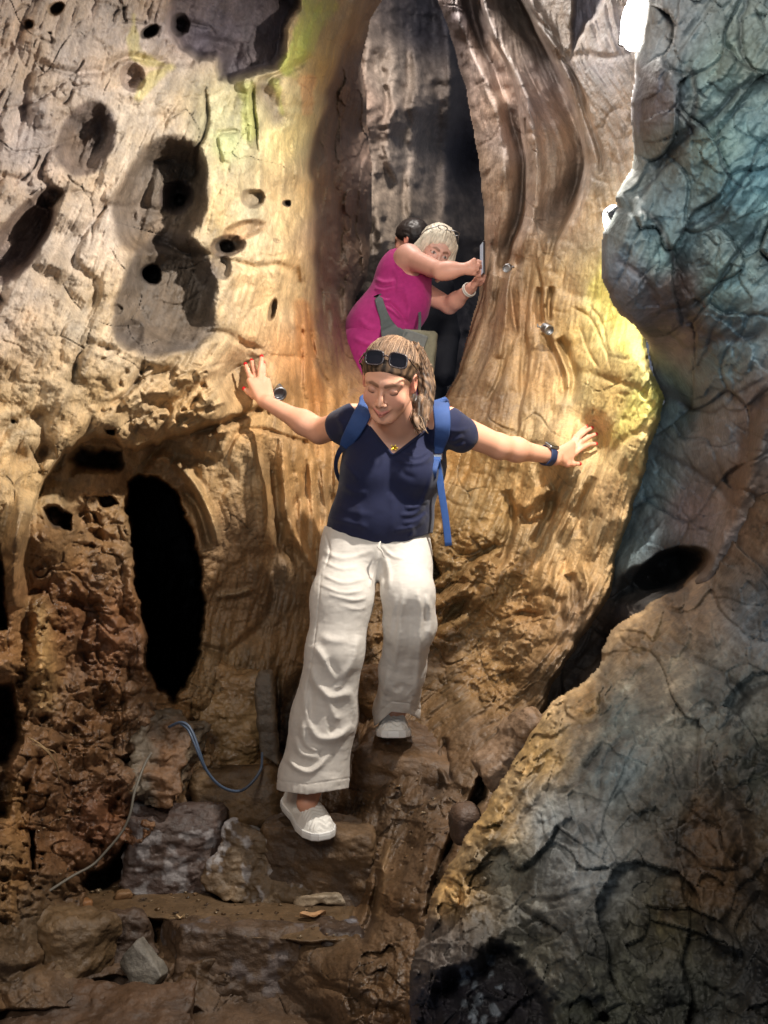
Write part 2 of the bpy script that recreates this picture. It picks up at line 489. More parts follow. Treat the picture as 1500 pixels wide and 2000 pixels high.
base_depth = [
 # upper left wall
 (-160,-160,1.95),(0,-160,2.2),(300,-160,2.65),(550,-160,3.2),(700,-160,3.9),
 (-160,200,2.0),(0,200,2.3),(150,200,2.5),(300,200,2.8),(450,200,3.1),(560,200,3.35),(600,200,3.6),(640,120,3.8),(660,60,3.9),
 (-160,500,2.0),(0,500,2.3),(150,500,2.5),(300,500,2.78),(450,500,3.1),(560,500,3.4),(600,500,3.7),(640,450,4.3),(690,450,5.2),(720,450,5.5),
 (610,340,3.9),(640,300,4.4),(700,250,5.3),(690,120,4.7),
 (-160,800,2.1),(0,800,2.3),(150,780,2.5),(300,760,2.78),(420,780,3.05),(500,740,3.34),(560,700,3.55),(600,640,3.85),(640,600,4.4),(670,560,4.9),
 (620,720,3.95),(660,740,4.3),(690,700,4.7),(640,820,3.95),(720,820,4.15),
 (-160,1000,2.15),(0,1000,2.3),(50,1050,2.36),(100,930,2.5),
 # lower left wall under the overhang
 (150,1000,2.8),(220,960,2.95),(100,1150,2.75),(200,1200,2.95),(250,1050,3.05),(0,1200,2.6),(-160,1300,2.4),
 (320,900,3.1),(380,880,3.15),(440,900,3.2),(500,870,3.35),(560,860,3.55),(620,900,3.75),
 (430,1050,3.35),(500,1000,3.42),(560,1000,3.6),(620,1000,3.8),(500,1150,3.5),(580,1120,3.62),(600,1200,3.7),(420,1200,3.45),
 (280,1400,3.15),(420,1380,3.35),(500,1300,3.5),(560,1350,3.55),(600,1450,3.5),
 (150,1350,2.95),(60,1400,2.75),(0,1500,2.6),(-160,1500,2.45),
 (200,1500,2.98),(120,1600,2.85),(0,1700,2.5),(-160,1800,2.3),(250,1650,3.0),(100,1750,2.75),(20,1850,2.5),
 (300,1560,3.15),(400,1560,3.3),(480,1560,3.3),(540,1500,3.4),
 # steps / floor
 (250,1760,3.12),(400,1765,3.1),(600,1775,3.08),(680,1770,3.02),(400,1850,2.74),(600,1850,2.73),(300,1920,2.70),(500,1950,2.68),
 (150,1950,2.55),(600,2000,2.6),(400,2080,2.5),(0,2000,2.35),(-160,2100,2.2),(200,2160,2.3),(600,2160,2.4),
 (480,1690,3.22),(620,1690,3.2),(680,1640,3.2),
 # gap behind the woman and the slope under her rear foot
 (700,1500,3.36),(760,1470,3.34),(700,1600,3.16),(760,1560,3.16),(720,1350,3.6),(800,1440,3.4),(860,1450,3.33),(860,1290,3.62),(740,1250,3.75),
 (760,1150,3.95),(800,1050,4.1),(760,950,4.1),(700,1000,4.0),
 (870,790,4.3),(880,850,4.15),(860,950,4.05),(860,1050,3.98),(850,1130,3.9),(860,1200,3.78),
 (900,1290,3.52),(960,1350,3.38),(1020,1360,3.28),(900,1400,3.34),(960,1440,3.16),
 (850,1520,3.14),(920,1500,3.08),(850,1600,2.94),(900,1580,2.94),(780,1660,2.92),(850,1680,2.74),(760,1750,2.78),(810,1760,2.66),
 (720,1850,2.6),(790,1880,2.46),(700,1980,2.42),(760,1960,2.36),(760,2160,2.25),(950,1600,2.85),(1000,1700,2.6),(900,2000,2.3),
 # right wall
 (860,-160,5.0),(950,-160,4.6),(1060,-160,4.3),(1200,-160,4.0),(1300,-160,3.7),
 (880,50,4.9),(930,150,4.75),(950,250,4.65),(950,350,4.6),(950,450,4.6),(945,550,4.55),(925,640,4.5),(900,720,4.4),
 (1000,200,4.4),(1000,400,4.35),(1060,120,4.25),(1080,300,4.1),(1060,450,4.1),(1120,200,4.0),(1150,330,3.85),
 (1180,100,3.85),(1180,200,3.78),(1230,120,3.72),(1240,300,3.5),(1300,100,3.6),(1300,400,3.3),
 (1120,450,3.85),(1180,450,3.62),(1000,560,4.25),(1080,560,3.95),(1150,580,3.65),(1200,600,3.45),(1300,600,3.2),
 (980,700,4.15),(1060,700,3.85),(1140,720,3.5),(1200,720,3.25),(1250,700,3.0),(1290,780,2.88),(1350,780,2.7),
 (940,820,4.0),(1000,850,3.75),(1060,870,3.6),(1120,870,3.46),(1170,860,3.34),(1230,860,3.1),(1265,880,2.95),
 (950,950,3.85),(1020,980,3.65),(1080,980,3.5),(1140,980,3.35),(1200,1000,3.15),(1240,1000,3.0),
 (1000,1100,3.6),(1080,1100,3.45),(1150,1100,3.28),(1200,1100,3.1),(960,1180,3.6),(1040,1200,3.4),(1110,1200,3.2),(1160,1200,3.1),
 (980,1280,3.45),(1050,1300,3.2),(1090,1320,3.1),(1300,1200,2.8),(1200,1400,2.8),(1300,1600,2.5),(1500,1000,2.4),(1500,1600,2.2),(1400,2100,2.0),
]
def c(r, g, b, wet=0.0):
    return srgb(r, g, b) + (wet,)
base_cols = [
 (0,0,*c(205,178,156)),(200,100,*c(212,188,168)),(60,300,*c(212,186,166)),(380,40,*c(160,138,130)),(300,250,*c(214,190,160)),(200,420,*c(215,190,164)),
 (450,250,*c(196,188,140)),(480,420,*c(186,165,120)),(560,250,*c(216,196,132)),(560,400,*c(222,188,130)),(620,120,*c(190,160,100)),
 (0,600,*c(205,178,150)),(200,650,*c(212,186,150)),(420,640,*c(205,172,122)),(540,560,*c(214,178,122)),(580,700,*c(196,142,86)),(610,800,*c(186,138,82)),
 (30,820,*c(208,174,124)),(200,760,*c(202,170,122)),(380,760,*c(196,160,108)),(60,950,*c(200,165,112)),(500,780,*c(188,150,98)),
 (560,950,*c(178,138,86,.2)),(620,1000,*c(182,140,88,.2)),(420,930,*c(172,140,96)),(470,1050,*c(150,116,78,.2)),(520,1150,*c(110,86,60,.25)),
 (640,450,*c(150,118,92)),(680,300,*c(146,120,102)),(640,650,*c(146,110,76,.3)),(700,400,*c(140,116,100)),(700,150,*c(150,128,112)),
 (120,1050,*c(146,108,66,.5)),(130,1200,*c(130,88,54,.5)),(220,1250,*c(128,88,58,.4)),(60,1300,*c(150,108,64,.3)),(180,1450,*c(112,78,46,.4)),
 (60,1600,*c(110,76,44,.3)),(200,1600,*c(112,72,44,.3)),(300,1480,*c(128,98,72,.4)),(420,1330,*c(142,112,72,.5)),(450,1450,*c(140,110,72,.7)),
 (60,1800,*c(96,74,48,.2)),(400,1780,*c(96,74,50,.1)),(620,1790,*c(98,76,52,.1)),(200,1950,*c(88,66,46,.1)),(500,1950,*c(84,64,46,.2)),(600,2000,*c(78,60,44,.2)),
 (560,1400,*c(80,62,44,.3)),(700,1400,*c(96,70,44,.3)),(640,1250,*c(120,92,58,.4)),(430,1560,*c(98,76,50,.2)),
 (760,1550,*c(82,62,42,.3)),(850,1520,*c(92,68,44,.2)),(850,1650,*c(92,68,44,.3)),(760,1750,*c(98,72,46,.5)),(720,1950,*c(110,82,54,.6)),
 (860,1330,*c(110,86,56,.2)),(950,1320,*c(146,112,68,.8)),(930,1450,*c(104,78,50,.3)),(880,1200,*c(150,116,72,.7)),(860,1080,*c(150,118,72,.7)),
 (880,900,*c(168,132,80,.5)),(760,950,*c(168,132,82,.5)),(780,1200,*c(120,92,58,.6)),
 (870,60,*c(92,80,82)),(960,200,*c(184,156,138)),(960,450,*c(178,148,124)),(940,620,*c(150,118,88)),(1040,200,*c(190,162,146)),(1030,420,*c(194,164,138)),
 (1080,60,*c(150,128,108)),(1180,80,*c(220,202,190)),(1180,250,*c(220,194,170)),(1100,400,*c(206,176,150)),(1180,420,*c(214,186,144)),
 (1000,600,*c(172,132,92,.2)),(1100,560,*c(190,156,106)),(1190,560,*c(206,190,120)),(1210,640,*c(204,188,112)),(1050,720,*c(184,144,92)),(1180,740,*c(194,164,98)),(1260,780,*c(196,182,106)),
 (950,780,*c(150,116,78,.3)),(1000,900,*c(178,142,88,.3)),(1100,860,*c(196,162,110)),(1220,860,*c(196,170,112)),(950,1000,*c(168,134,82,.5)),(1060,1000,*c(188,150,98,.2)),(1180,980,*c(176,142,94)),
 (1120,1100,*c(176,140,90)),(1000,1120,*c(160,124,76,.4)),(1050,1220,*c(156,120,76,.4)),(1130,1220,*c(140,108,74,.3)),(1060,1340,*c(120,92,60,.4)),
]
# angle of the grain from vertical (degrees; + leans down-right)
base_flow = [(0,0,-25),(150,150,-15),(60,400,-30),(250,300,-25),(420,200,-20),(580,150,-20),(590,350,-3),(560,550,-4),(300,700,-35),(100,700,-20),(30,950,-10),(450,720,-30),
 (600,800,3),(640,600,10),(650,300,5),(560,1000,5),(450,1000,25),(130,1200,-60),(200,1450,-50),(60,1600,-10),(400,1400,-10),(450,1800,85),(600,1950,60),(700,1700,-20),(800,1550,-20),
 (720,1900,-20),(920,1400,-60),(880,1250,-55),(860,1100,-50),(900,900,-25),(760,1000,5),(960,600,-12),(930,720,-25),(960,200,12),(1010,350,0),(1080,200,25),(1100,400,-15),
 (1180,200,35),(1200,400,10),(1150,560,-20),(1050,600,-12),(1060,800,-5),(1180,800,-15),(1000,900,-12),(1150,950,-25),(1000,1100,-25),(1100,1150,-22),(1060,1300,-40),(1250,800,-35)]

B = Sheet(-160, 1500, -160, 2160, 2.0, base_depth, base_cols, base_flow)
X, Y = B.X, B.Y
PURP = srgb(120, 104, 104); DK = srgb(70, 58, 50); MOSS = srgb(176, 184, 84); ORG = srgb(190, 124, 66)

# large undulation
B.D += .05 * fbm2(X, Y, 260, 2, 41) + .034 * fbm2(X, Y, 110, 3, 42)
bl = np.abs(fbm2(X + .4 * Y, Y - .3 * X, 150, 2, 43)); B.D += .035 * (1 - .4 * sstep(850, 1000, X)) * np.exp(-(bl / .12) ** 2)     # creases between bulges
bl = np.abs(fbm2(X + .5 * Y, Y - .2 * X, 70, 2, 44)); B.D += .008 * np.exp(-(bl / .12) ** 2)
D0 = B.D.copy()

# --- pits of the left wall; large ones carry painted shade in their tint
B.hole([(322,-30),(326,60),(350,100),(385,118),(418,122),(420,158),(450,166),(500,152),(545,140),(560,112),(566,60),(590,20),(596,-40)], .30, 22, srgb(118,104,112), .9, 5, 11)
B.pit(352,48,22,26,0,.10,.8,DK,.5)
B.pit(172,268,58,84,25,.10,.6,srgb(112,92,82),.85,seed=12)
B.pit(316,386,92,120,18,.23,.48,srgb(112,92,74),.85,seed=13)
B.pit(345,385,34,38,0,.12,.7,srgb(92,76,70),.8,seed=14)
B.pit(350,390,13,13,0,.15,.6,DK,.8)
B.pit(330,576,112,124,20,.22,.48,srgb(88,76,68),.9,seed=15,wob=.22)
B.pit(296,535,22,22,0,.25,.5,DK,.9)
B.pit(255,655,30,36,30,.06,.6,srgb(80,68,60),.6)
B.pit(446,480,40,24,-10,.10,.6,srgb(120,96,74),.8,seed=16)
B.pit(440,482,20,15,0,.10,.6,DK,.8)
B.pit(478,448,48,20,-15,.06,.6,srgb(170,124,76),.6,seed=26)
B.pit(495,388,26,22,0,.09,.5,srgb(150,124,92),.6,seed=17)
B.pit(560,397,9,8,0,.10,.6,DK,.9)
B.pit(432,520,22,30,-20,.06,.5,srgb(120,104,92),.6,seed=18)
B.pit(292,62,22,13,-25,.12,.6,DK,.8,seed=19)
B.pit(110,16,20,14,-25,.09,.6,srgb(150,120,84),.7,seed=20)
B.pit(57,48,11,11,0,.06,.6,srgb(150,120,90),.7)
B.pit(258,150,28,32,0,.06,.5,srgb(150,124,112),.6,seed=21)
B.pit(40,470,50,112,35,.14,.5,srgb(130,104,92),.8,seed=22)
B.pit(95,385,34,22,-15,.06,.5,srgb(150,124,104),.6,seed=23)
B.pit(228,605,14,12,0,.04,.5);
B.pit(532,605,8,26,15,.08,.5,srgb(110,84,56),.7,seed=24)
B.stroke([(500,160),(560,140),(610,110)], .05, 8); B.stroke([(500,160),(530,200),(550,250)], .07, 20,tint=srgb(120,100,100),tw=.6)
rs = np.random.RandomState(4)
for k in range(60):
    px = rs.uniform(0, 560); py = rs.uniform(0, 860)
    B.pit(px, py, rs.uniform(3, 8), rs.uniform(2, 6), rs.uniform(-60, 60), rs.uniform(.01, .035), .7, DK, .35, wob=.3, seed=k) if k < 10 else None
# block edges, cracks and ribs of the left wall
B.stroke([(400,170),(404,240),(385,290),(380,345)], .035, 4, wig=5, tint=DK, tw=.6)
B.stroke([(492,160),(497,230),(502,300)], .05, 4, wig=3, tint=DK, tw=.5)
B.stroke([(482,165),(488,240),(495,290)], -.03, 9, tint=MOSS, tw=.25)
B.stroke([(420,262),(440,258),(470,256)], .03, 5); B.stroke([(420,262),(432,320)], .03, 5)
B.stroke([(0,215),(60,205),(110,170),(140,150)], .02, 5, wig=4); B.stroke([(130,150),(150,170),(175,165)], .02, 4, wig=4)
B.stroke([(0,300),(90,290),(160,262)], .012, 3, wig=4); B.stroke([(120,205),(135,190),(150,140)], .02, 4, wig=3)
for k in range(22):
    px = rs.uniform(-20, 560); py = rs.uniform(-20, 840); L_ = rs.uniform(20, 80); a = math.radians(rs.choice([rs.uniform(20, 60), rs.uniform(-10, 20), rs.uniform(100, 130)]))
    B.stroke([(px, py), (px + L_ * .5 * math.cos(a) + rs.uniform(-6, 6), py - L_ * .5 * math.sin(a) + rs.uniform(-6, 6)), (px + L_ * math.cos(a), py - L_ * math.sin(a))], rs.uniform(.008, .02), rs.uniform(2, 4), wig=5, tint=DK, tw=.3)
# scoop above the hand, ledges left of it
B.hole([(440,732),(462,712),(490,700),(516,690),(522,694),(505,706),(478,716),(455,728)], .05, 8, srgb(120,88,60), .5, 2)
B.stroke([(520,694),(560,696),(600,700)], .02, 3, wig=2)
ledge = spline([(28,1120),(45,1060),(68,980),(100,912),(150,862),(205,848),(255,872),(300,862),(370,838),(430,818),(490,800),(520,792)], 60)
lx = ledge[:, 0]; ly = ledge[:, 1]
lipy = np.interp(X, lx, ly) + 4 * vn2(X / 14.0, X * 0 + 3, 8)
u = Y - lipy
amp = .38 * sstep(24, 60, X) * (1 - sstep(250, 520, X))
B.D += np.where(X > 24, amp * sstep(-3, 10, u) * np.exp(-np.clip(u, 0, 999) / 130), 0)
B.D -= .05 * sstep(60, 140, X) * (1 - sstep(380, 540, X)) * np.exp(-((u + 26) / 26) ** 2)
B.stroke([(370,850),(430,830),(490,806),(512,798)], .06, 7, wig=3, tint=srgb(90,70,50), tw=.4)
B.stroke([(280,800),(330,790),(420,740),(470,715)], .04, 12, wig=6)
B.stroke([(260,760),(290,735),(330,720),(360,690)], .035, 8, wig=6); B.stroke([(215,790),(250,770),(270,740),(282,700)], .035, 5, wig=4, tint=DK, tw=.5)
B.stroke([(20,900),(90,885),(110,880)], .05, 18, tint=srgb(130,104,76), tw=.3)
# mangled rock right of the overhang
for k in range(60):
    px = rs.uniform(225, 420); py = rs.uniform(730, 860)
    B.stroke([(px, py), (px + rs.uniform(8, 40), py - rs.uniform(4, 24))], rs.choice([-1, 1]) * rs.uniform(.012, .035), rs.uniform(3, 7), wig=6)
# dark cavity beneath the overhang, small caves
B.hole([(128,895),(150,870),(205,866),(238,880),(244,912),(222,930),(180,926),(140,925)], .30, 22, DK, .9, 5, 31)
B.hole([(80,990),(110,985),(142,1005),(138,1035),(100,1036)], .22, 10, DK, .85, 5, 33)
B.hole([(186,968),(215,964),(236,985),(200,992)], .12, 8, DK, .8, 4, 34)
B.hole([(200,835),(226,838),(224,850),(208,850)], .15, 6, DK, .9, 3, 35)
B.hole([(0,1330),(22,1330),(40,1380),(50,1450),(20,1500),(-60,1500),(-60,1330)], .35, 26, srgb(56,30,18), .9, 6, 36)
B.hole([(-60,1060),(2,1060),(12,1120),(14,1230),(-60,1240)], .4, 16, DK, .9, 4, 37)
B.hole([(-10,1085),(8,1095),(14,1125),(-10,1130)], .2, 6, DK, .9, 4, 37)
# root-like stalactite lobe hanging at far left
B.stroke([(60,960),(40,1020),(26,1080),(24,1150),(34,1190)], -.14, 22)
B.stroke([(70,1160),(78,1230),(84,1320),(84,1400)], -.10, 26, tint=srgb(196,158,98), tw=.6)
B.stroke([(28,1080),(30,1150)], -.03, 8)
# the tall black side passage
tun = [(246,940),(270,925),(310,930),(345,960),(366,1000),(386,1060),(398,1120),(402,1200),(392,1290),(372,1345),(340,1370),(300,1350),(282,1300),(280,1220),(262,1140),(256,1080),(245,1000)]
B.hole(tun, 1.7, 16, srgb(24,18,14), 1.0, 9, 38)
B.stroke([(238,950),(246,1040),(258,1140),(272,1240),(282,1330)], -.05, 16, wig=6)
B.stroke([(340,900),(372,935),(396,975),(414,1020),(424,1066)], -.085, 9, tint=srgb(196,164,116), tw=.6)
B.stroke([(335,900),(318,892),(300,900)], -.05, 8)
B.stroke([(352,950),(392,1000),(410,1070)], .09, 12); B.stroke([(360,1010),(385,1075)], .05, 8)
B.stroke([(420,1165),(470,1158),(490,1150)], -.03, 6, tint=srgb(160,140,110), tw=.5)
# the rib the shadow runs along, flutes behind the woman
B.stroke([(506,850),(530,930),(540,1000),(548,1060),(590,1100)], .07, 14)
B.stroke([(488,830),(500,900),(516,980),(514,1060)], -.05, 14)
B.stroke([(552,830),(556,930),(562,1010),(590,1070),(618,1120)], -.07, 9, tint=srgb(196,152,98), tw=.4)
for x0, sg in ((575,-1),(590,1),(600,-1),(612,1),(624,-1),(638,1),(650,-1),(664,1)):
    B.stroke([(x0 + 2, 560), (x0 - 3, 700), (x0 + 4, 850), (x0 + 10, 980), (x0 + 14, 1080)], sg * .022, 5, wig=4)
B.stroke([(598,560),(602,640),(625,720),(650,760)], .04, 4, wig=2, tint=srgb(110,76,52), tw=.5)
for x0 in (628, 646, 664, 682):
    B.stroke([(x0, 180), (x0 - 10, 320), (x0, 460), (x0 - 4, 600), (x0 + 10, 720)], rs.choice([-1, 1]) * .05, 9, wig=9)
B.stroke([(640,500),(660,540),(690,560)], .04, 5, wig=4); B.stroke([(650,420),(690,480),(705,520)], .04, 5, wig=4)
# lower-left broken earth
e = region(X, Y, [(-200,1230),(30,1220),(50,1120),(80,1010),(120,950),(240,965),(262,1150),(290,1370),(420,1400),(330,1560),(330,1640),(150,1760),(-200,1900)], 25)
e2 = region(X, Y, [(300,1380),(500,1300),(600,1350),(600,1600),(330,1640)], 25)
wa, fa, _ = worley2(X, Y * 1.3, 62, 51, .5); wb, fb, _ = worley2(X, Y * 1.2, 22, 52, .5)
rough_ = (.022 * fa + .004 * fb + .085 * fbm2(X, Y, 80, 5, 54, .48) + .012 * (1 - sstep(0, .25, wa)))
B.D += e * rough_ + e2 * .5 * rough_
cl = fbm2(X, Y, 44, 4, 53, .6); B.D += e * .035 * sstep(.2, .6, cl)
B.C[..., :3] *= (1 - (e + e2 * .5) * (.15 * (1 - sstep(0, .12, wa)) + .2 * fb))[..., None]
B.paint([(0,1560),(40,1500),(60,1700),(30,1800),(0,1800)], srgb(150,110,60), 0, .5)
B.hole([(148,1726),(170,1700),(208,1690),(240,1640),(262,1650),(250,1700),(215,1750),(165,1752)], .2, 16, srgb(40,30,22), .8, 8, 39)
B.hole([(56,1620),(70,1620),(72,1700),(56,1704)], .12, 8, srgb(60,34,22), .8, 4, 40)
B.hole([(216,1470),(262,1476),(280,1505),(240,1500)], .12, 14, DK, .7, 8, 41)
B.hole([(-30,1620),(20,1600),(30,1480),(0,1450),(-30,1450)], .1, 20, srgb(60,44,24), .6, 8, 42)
# thin pillar at the back-left of the steps
B.stroke([(524,1350),(520,1400),(516,1450)], -.07, 16, tint=srgb(110,96,80), tw=.5)
B.stroke([(544,1300),(542,1420),(540,1450)], .06, 6)
B.stroke([(600,1300),(560,1420),(548,1490)], .08, 22, tint=srgb(50,38,28), tw=.6)

# --- slope behind and beneath the woman
s1 = region(X, Y, [(830,1040),(930,1010),(1010,1080),(1060,1200),(1040,1350),(960,1400),(880,1280),(830,1260),(700,1300),(700,1100)], 30)
wa, fa, _ = worley2(X * .9 + Y * .5, Y * 1.1 - X * .3, 64, 61, .6); wb, fb, _ = worley2(X + .5 * Y, Y * 1.2, 24, 64, .6)
B.D += s1 * (.028 * fa + .010 * fb + .09 * fbm2(X * .8 + Y * .5, Y * 1.1 - X * .4, 60, 5, 65, .55) + .015 * (1 - sstep(0, .2, wa)))
for pts, a_, w_ in [([(835,1165),(880,1135),(930,1090),(975,1060)], .09, 8), ([(840,1240),(880,1200),(940,1150)], .07, 8), ([(850,1150),(900,1120),(960,1085)], -.05, 8),
        ([(835,1190),(890,1160),(935,1120)], -.05, 7), ([(990,960),(1000,1020),(985,1080),(965,1100)], .10, 9), ([(1010,1000),(1050,970),(1080,955)], -.08, 12),
        ([(1080,960),(1075,1000),(1050,1050),(1040,1070)], .10, 9), ([(1010,985),(1030,1020),(1060,1010)], .05, 6), ([(970,1215),(1010,1200),(1060,1200)], .05, 4),
        ([(1060,1150),(1090,1180),(1100,1230)], .05, 9), ([(1100,1100),(1080,1150),(1090,1200)], -.05, 8), ([(1140,1100),(1145,1150),(1140,1200)], -.04, 6),
        ([(990,640),(975,740),(940,800)], .05, 6), ([(1140,920),(1110,1000),(1075,1080),(1040,1180)], -.05, 10), ([(1160,930),(1135,990),(1130,1050)], .05, 8)]:
    B.stroke(pts, a_, w_, wig=5)
B.hole([(832,1090),(845,1080),(862,1120),(846,1140),(835,1135)], .2, 8, DK, .6, 4, 45)
B.hole([(1103,1125),(1124,1120),(1140,1150),(1138,1190),(1116,1195)], .06, 10, srgb(110,84,56), .5, 5, 46)
B.stroke([(868,1440),(870,1490),(880,1530)], .07, 5, wig=4, tint=DK, tw=.6)
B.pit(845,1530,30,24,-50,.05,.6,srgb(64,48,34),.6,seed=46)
s2 = region(X, Y, [(690,1560),(930,1440),(960,1560),(830,1780),(800,2000),(640,2100),(680,1800)], 25)
B.D += s2 * (.05 * fbm2(X, Y, 70, 5, 62, .5) + .022 * fa + .004 * fb)
B.stroke([(745,1700),(725,1780),(700,1850)], .10, 8, wig=5, tint=DK, tw=.4); B.stroke([(760,1640),(745,1720),(730,1800)], -.05, 8, wig=4, tint=srgb(150,116,76), tw=.5)
B.hole([(940,1500),(960,1490),(950,1560),(905,1620),(870,1690),(842,1790),(820,1800),(850,1690),(890,1600)], .22, 14, srgb(50,36,24), .7, 6, 47)

# --- the lit lip on the left of the passage mouth
P = np.array([(735,-60),(700,30),(668,80),(652,130),(634,190),(613,250),(600,320),(603,370),(613,430),(607,500),(607,560),(618,640),(640,700)], float)
xc = np.interp(Y, P[:, 1], P[:, 0]) + 4 * vn2(Y / 30.0, Y * 0 + 2, 78); u = X - xc
env = 1 - sstep(560, 700, Y)
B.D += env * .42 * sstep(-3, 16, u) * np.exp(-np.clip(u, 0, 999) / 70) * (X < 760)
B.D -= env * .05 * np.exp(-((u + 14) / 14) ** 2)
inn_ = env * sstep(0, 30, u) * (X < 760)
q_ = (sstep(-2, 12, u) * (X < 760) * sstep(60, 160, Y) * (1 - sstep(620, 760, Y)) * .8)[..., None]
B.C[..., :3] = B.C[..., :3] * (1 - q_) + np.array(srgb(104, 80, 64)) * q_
B.D += inn_ * (.10 * fbm2(X * 1.6, Y, 70, 5, 79, .6) + .05 * worley2(X * 1.6, Y * .6, 50, 80, .5)[1])
# --- flutes of the right wall
SH = srgb(112, 92, 88)  # shadow tone painted into the deepest flutes
fl = [
 ([(905,-60),(925,40),(955,120),(985,190),(1008,270),(1024,340),(1018,420),(990,490),(975,540)], .22, 15),
 ([(875,-40),(905,60),(945,150),(975,220),(985,300),(980,400),(965,480)], -.10, 18),
 ([(930,-60),(950,50),(1000,140),(1040,230),(1052,330),(1040,420),(1010,500)], -.15, 18),
 ([(985,-60),(1010,20),(1060,120),(1100,200),(1128,280),(1125,350),(1095,410),(1060,450)], .26, 24),
 ([(1030,-20),(1060,60),(1104,108)], -.08, 14),
 ([(1108,110),(1130,180),(1150,240),(1170,290),(1176,340)], .07, 6),
 ([(1105,120),(1118,190),(1140,260),(1150,320)], -.06, 10),
 ([(1130,320),(1120,380),(1090,450),(1070,520)], .06, 5),
 ([(1150,300),(1140,380),(1120,440)], .05, 4),
 ([(985,500),(965,600),(940,680),(905,740)], .07, 8),
 ([(1000,520),(990,600),(985,660),(975,700)], -.06, 9),
 ([(1020,500),(1000,560),(1004,620),(1012,660)], .06, 6),
 ([(1056,560),(1052,600),(1060,640)], .11, 8), ([(1078,560),(1072,600),(1072,630)], .11, 5), ([(1066,560),(1062,600)], -.05, 5),
 ([(1060,650),(1085,700),(1100,740),(1095,790)], .10, 9), ([(1092,660),(1110,700),(1122,740),(1112,790)], .11, 9), ([(1076,650),(1096,700),(1106,760)], -.05, 7),
 ([(1040,500),(1028,600),(1020,700),(1020,780)], .05, 6), ([(1130,640),(1150,690),(1170,720)], .02, 3),
 ([(1118,600),(1150,620),(1180,680),(1190,720)], .018, 3), ([(1150,595),(1175,630),(1190,700)], .018, 3),
 ([(1004,430),(995,480),(1010,520)], .05, 6), ([(1120,840),(1130,880),(1118,930)], .03, 5),
]
for pts, a_, w_ in fl:
    B.stroke(pts, a_, w_, wig=3, tint=SH if a_ > .12 else None, tw=.35)
B.fold([(985,-60),(1040,40),(1088,130),(1126,215),(1146,290),(1140,350),(1112,420),(1090,470)], .42, 55, 10)
B.fold([(925,-60),(955,50),(996,130),(1020,220),(1030,320),(1024,410),(1004,480),(990,540)], .30, 34, 8)
B.fold([(1100,110),(1135,170),(1158,240),(1176,300),(1178,350)], .10, 22, 4)
B.fold([(1050,520),(1060,560),(1062,640)], .08, 14, 3); B.fold([(1000,520),(975,620),(955,700),(930,760)], .14, 24, 5)
B.fold([(1030,640),(1036,720),(1020,800),(1000,900)], .10, 20, 5)
# the hanging block at the top
B.stroke([(1000,-60),(1030,10),(1070,60),(1110,112)], .05, 5, wig=2, tint=DK, tw=.5)
B.hole([(1118,-80),(1180,-80),(1182,0),(1170,30),(1150,50),(1130,90),(1116,110),(1112,60)], .14, 14, srgb(110,110,130), .8, 4, 48)  # bluish shade beside the block, put into the tint
# ---- grain (line integral of noise along the flow)
g = np.random.RandomState(11)
h_, w_ = X.shape
def coarse(scale, seed):
    return fbm2(X, Y, scale, 2, seed).astype(np.float32)
L1 = lic(g.randn(h_, w_).astype(np.float32), B.vx, B.vy, 9)
L2 = lic(coarse(7, 81), B.vx, B.vy, 18)
L3 = lic(coarse(20, 83), B.vx, B.vy, 32, 1.2)
floorm = region(X, Y, [(150,1720),(690,1750),(700,1860),(100,1840)], 18)
smooth_rock = region(X, Y, [(720,1440),(930,1440),(960,1480),(900,1620),(700,1640)], 30)
grain = (1 - .85 * floorm) * (1 - .6 * smooth_rock) * (1 - .5 * e)
grain *= 1 - .8 * sstep(1620, 1740, Y)
inner = region(X, Y, [(300,-40),(600,-40),(560,140),(420,160)], 10)
grain *= (1 - .75 * inner)
mod = .45 + .55 * sstep(-.4, .5, fbm2(X, Y, 150, 3, 85))
warmzone = sstep(480, 600, X)                     # right of the hand the grain is deeper
B.D += grain * mod * (.0015 * L1 + .0034 * L2 + .0042 * L3) * (1 + 1.2 * warmzone)
# isotropic roughness and crack net
n_a = fbm2(X, Y, 46, 5, 91, .6)
B.D += .021 * n_a * (1 - .6 * floorm) * (1 - .3 * warmzone)
wd, _, wr = worley2(X * .8 + Y * .35, Y * .8 - X * .5, 95, 93, .35)
crack = .7 * (1 - sstep(0, .022, wd)) * sstep(.1, .4, fbm2(X, Y, 130, 3, 97))
B.D += .022 * crack * (1 - floorm)
# colour from the grain: weathered and washed streaks
lum = 1 + .085 * np.clip(L2, -2, 2) + .07 * np.clip(L3, -2, 2) + .22 * fbm2(X, Y, 90, 4, 99)
B.C[..., :3] *= (lum * (1 - .5 * crack))[..., None]
hue = fbm2(X, Y, 70, 4, 101)[..., None]
B.C[..., :3] *= (1 - .24 * (1 - sstep(300, 560, X)) * (1 - sstep(700, 900, Y)))[..., None]  # upper left darkened in the colour, in place of a weaker key light
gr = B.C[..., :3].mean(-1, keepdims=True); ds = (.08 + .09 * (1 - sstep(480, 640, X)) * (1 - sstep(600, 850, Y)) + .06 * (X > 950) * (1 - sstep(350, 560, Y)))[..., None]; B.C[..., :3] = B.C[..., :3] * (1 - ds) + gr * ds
B.C[..., :3] *= np.concatenate([1 + .10 * hue, 1 + 0 * hue, 1 - .18 * hue], -1)
B.paint([(600,-40),(605,20),(585,80),(562,130)], MOSS, 26, .7, 16); B.paint([(640,10),(620,40),(600,90)], MOSS, 22, .5)
B.paint([(480,170),(490,260)], MOSS, 22, .4, 16); B.paint([(420,265),(470,262),(470,300),(435,325)], srgb(176,186,130), 0, .5, 18)
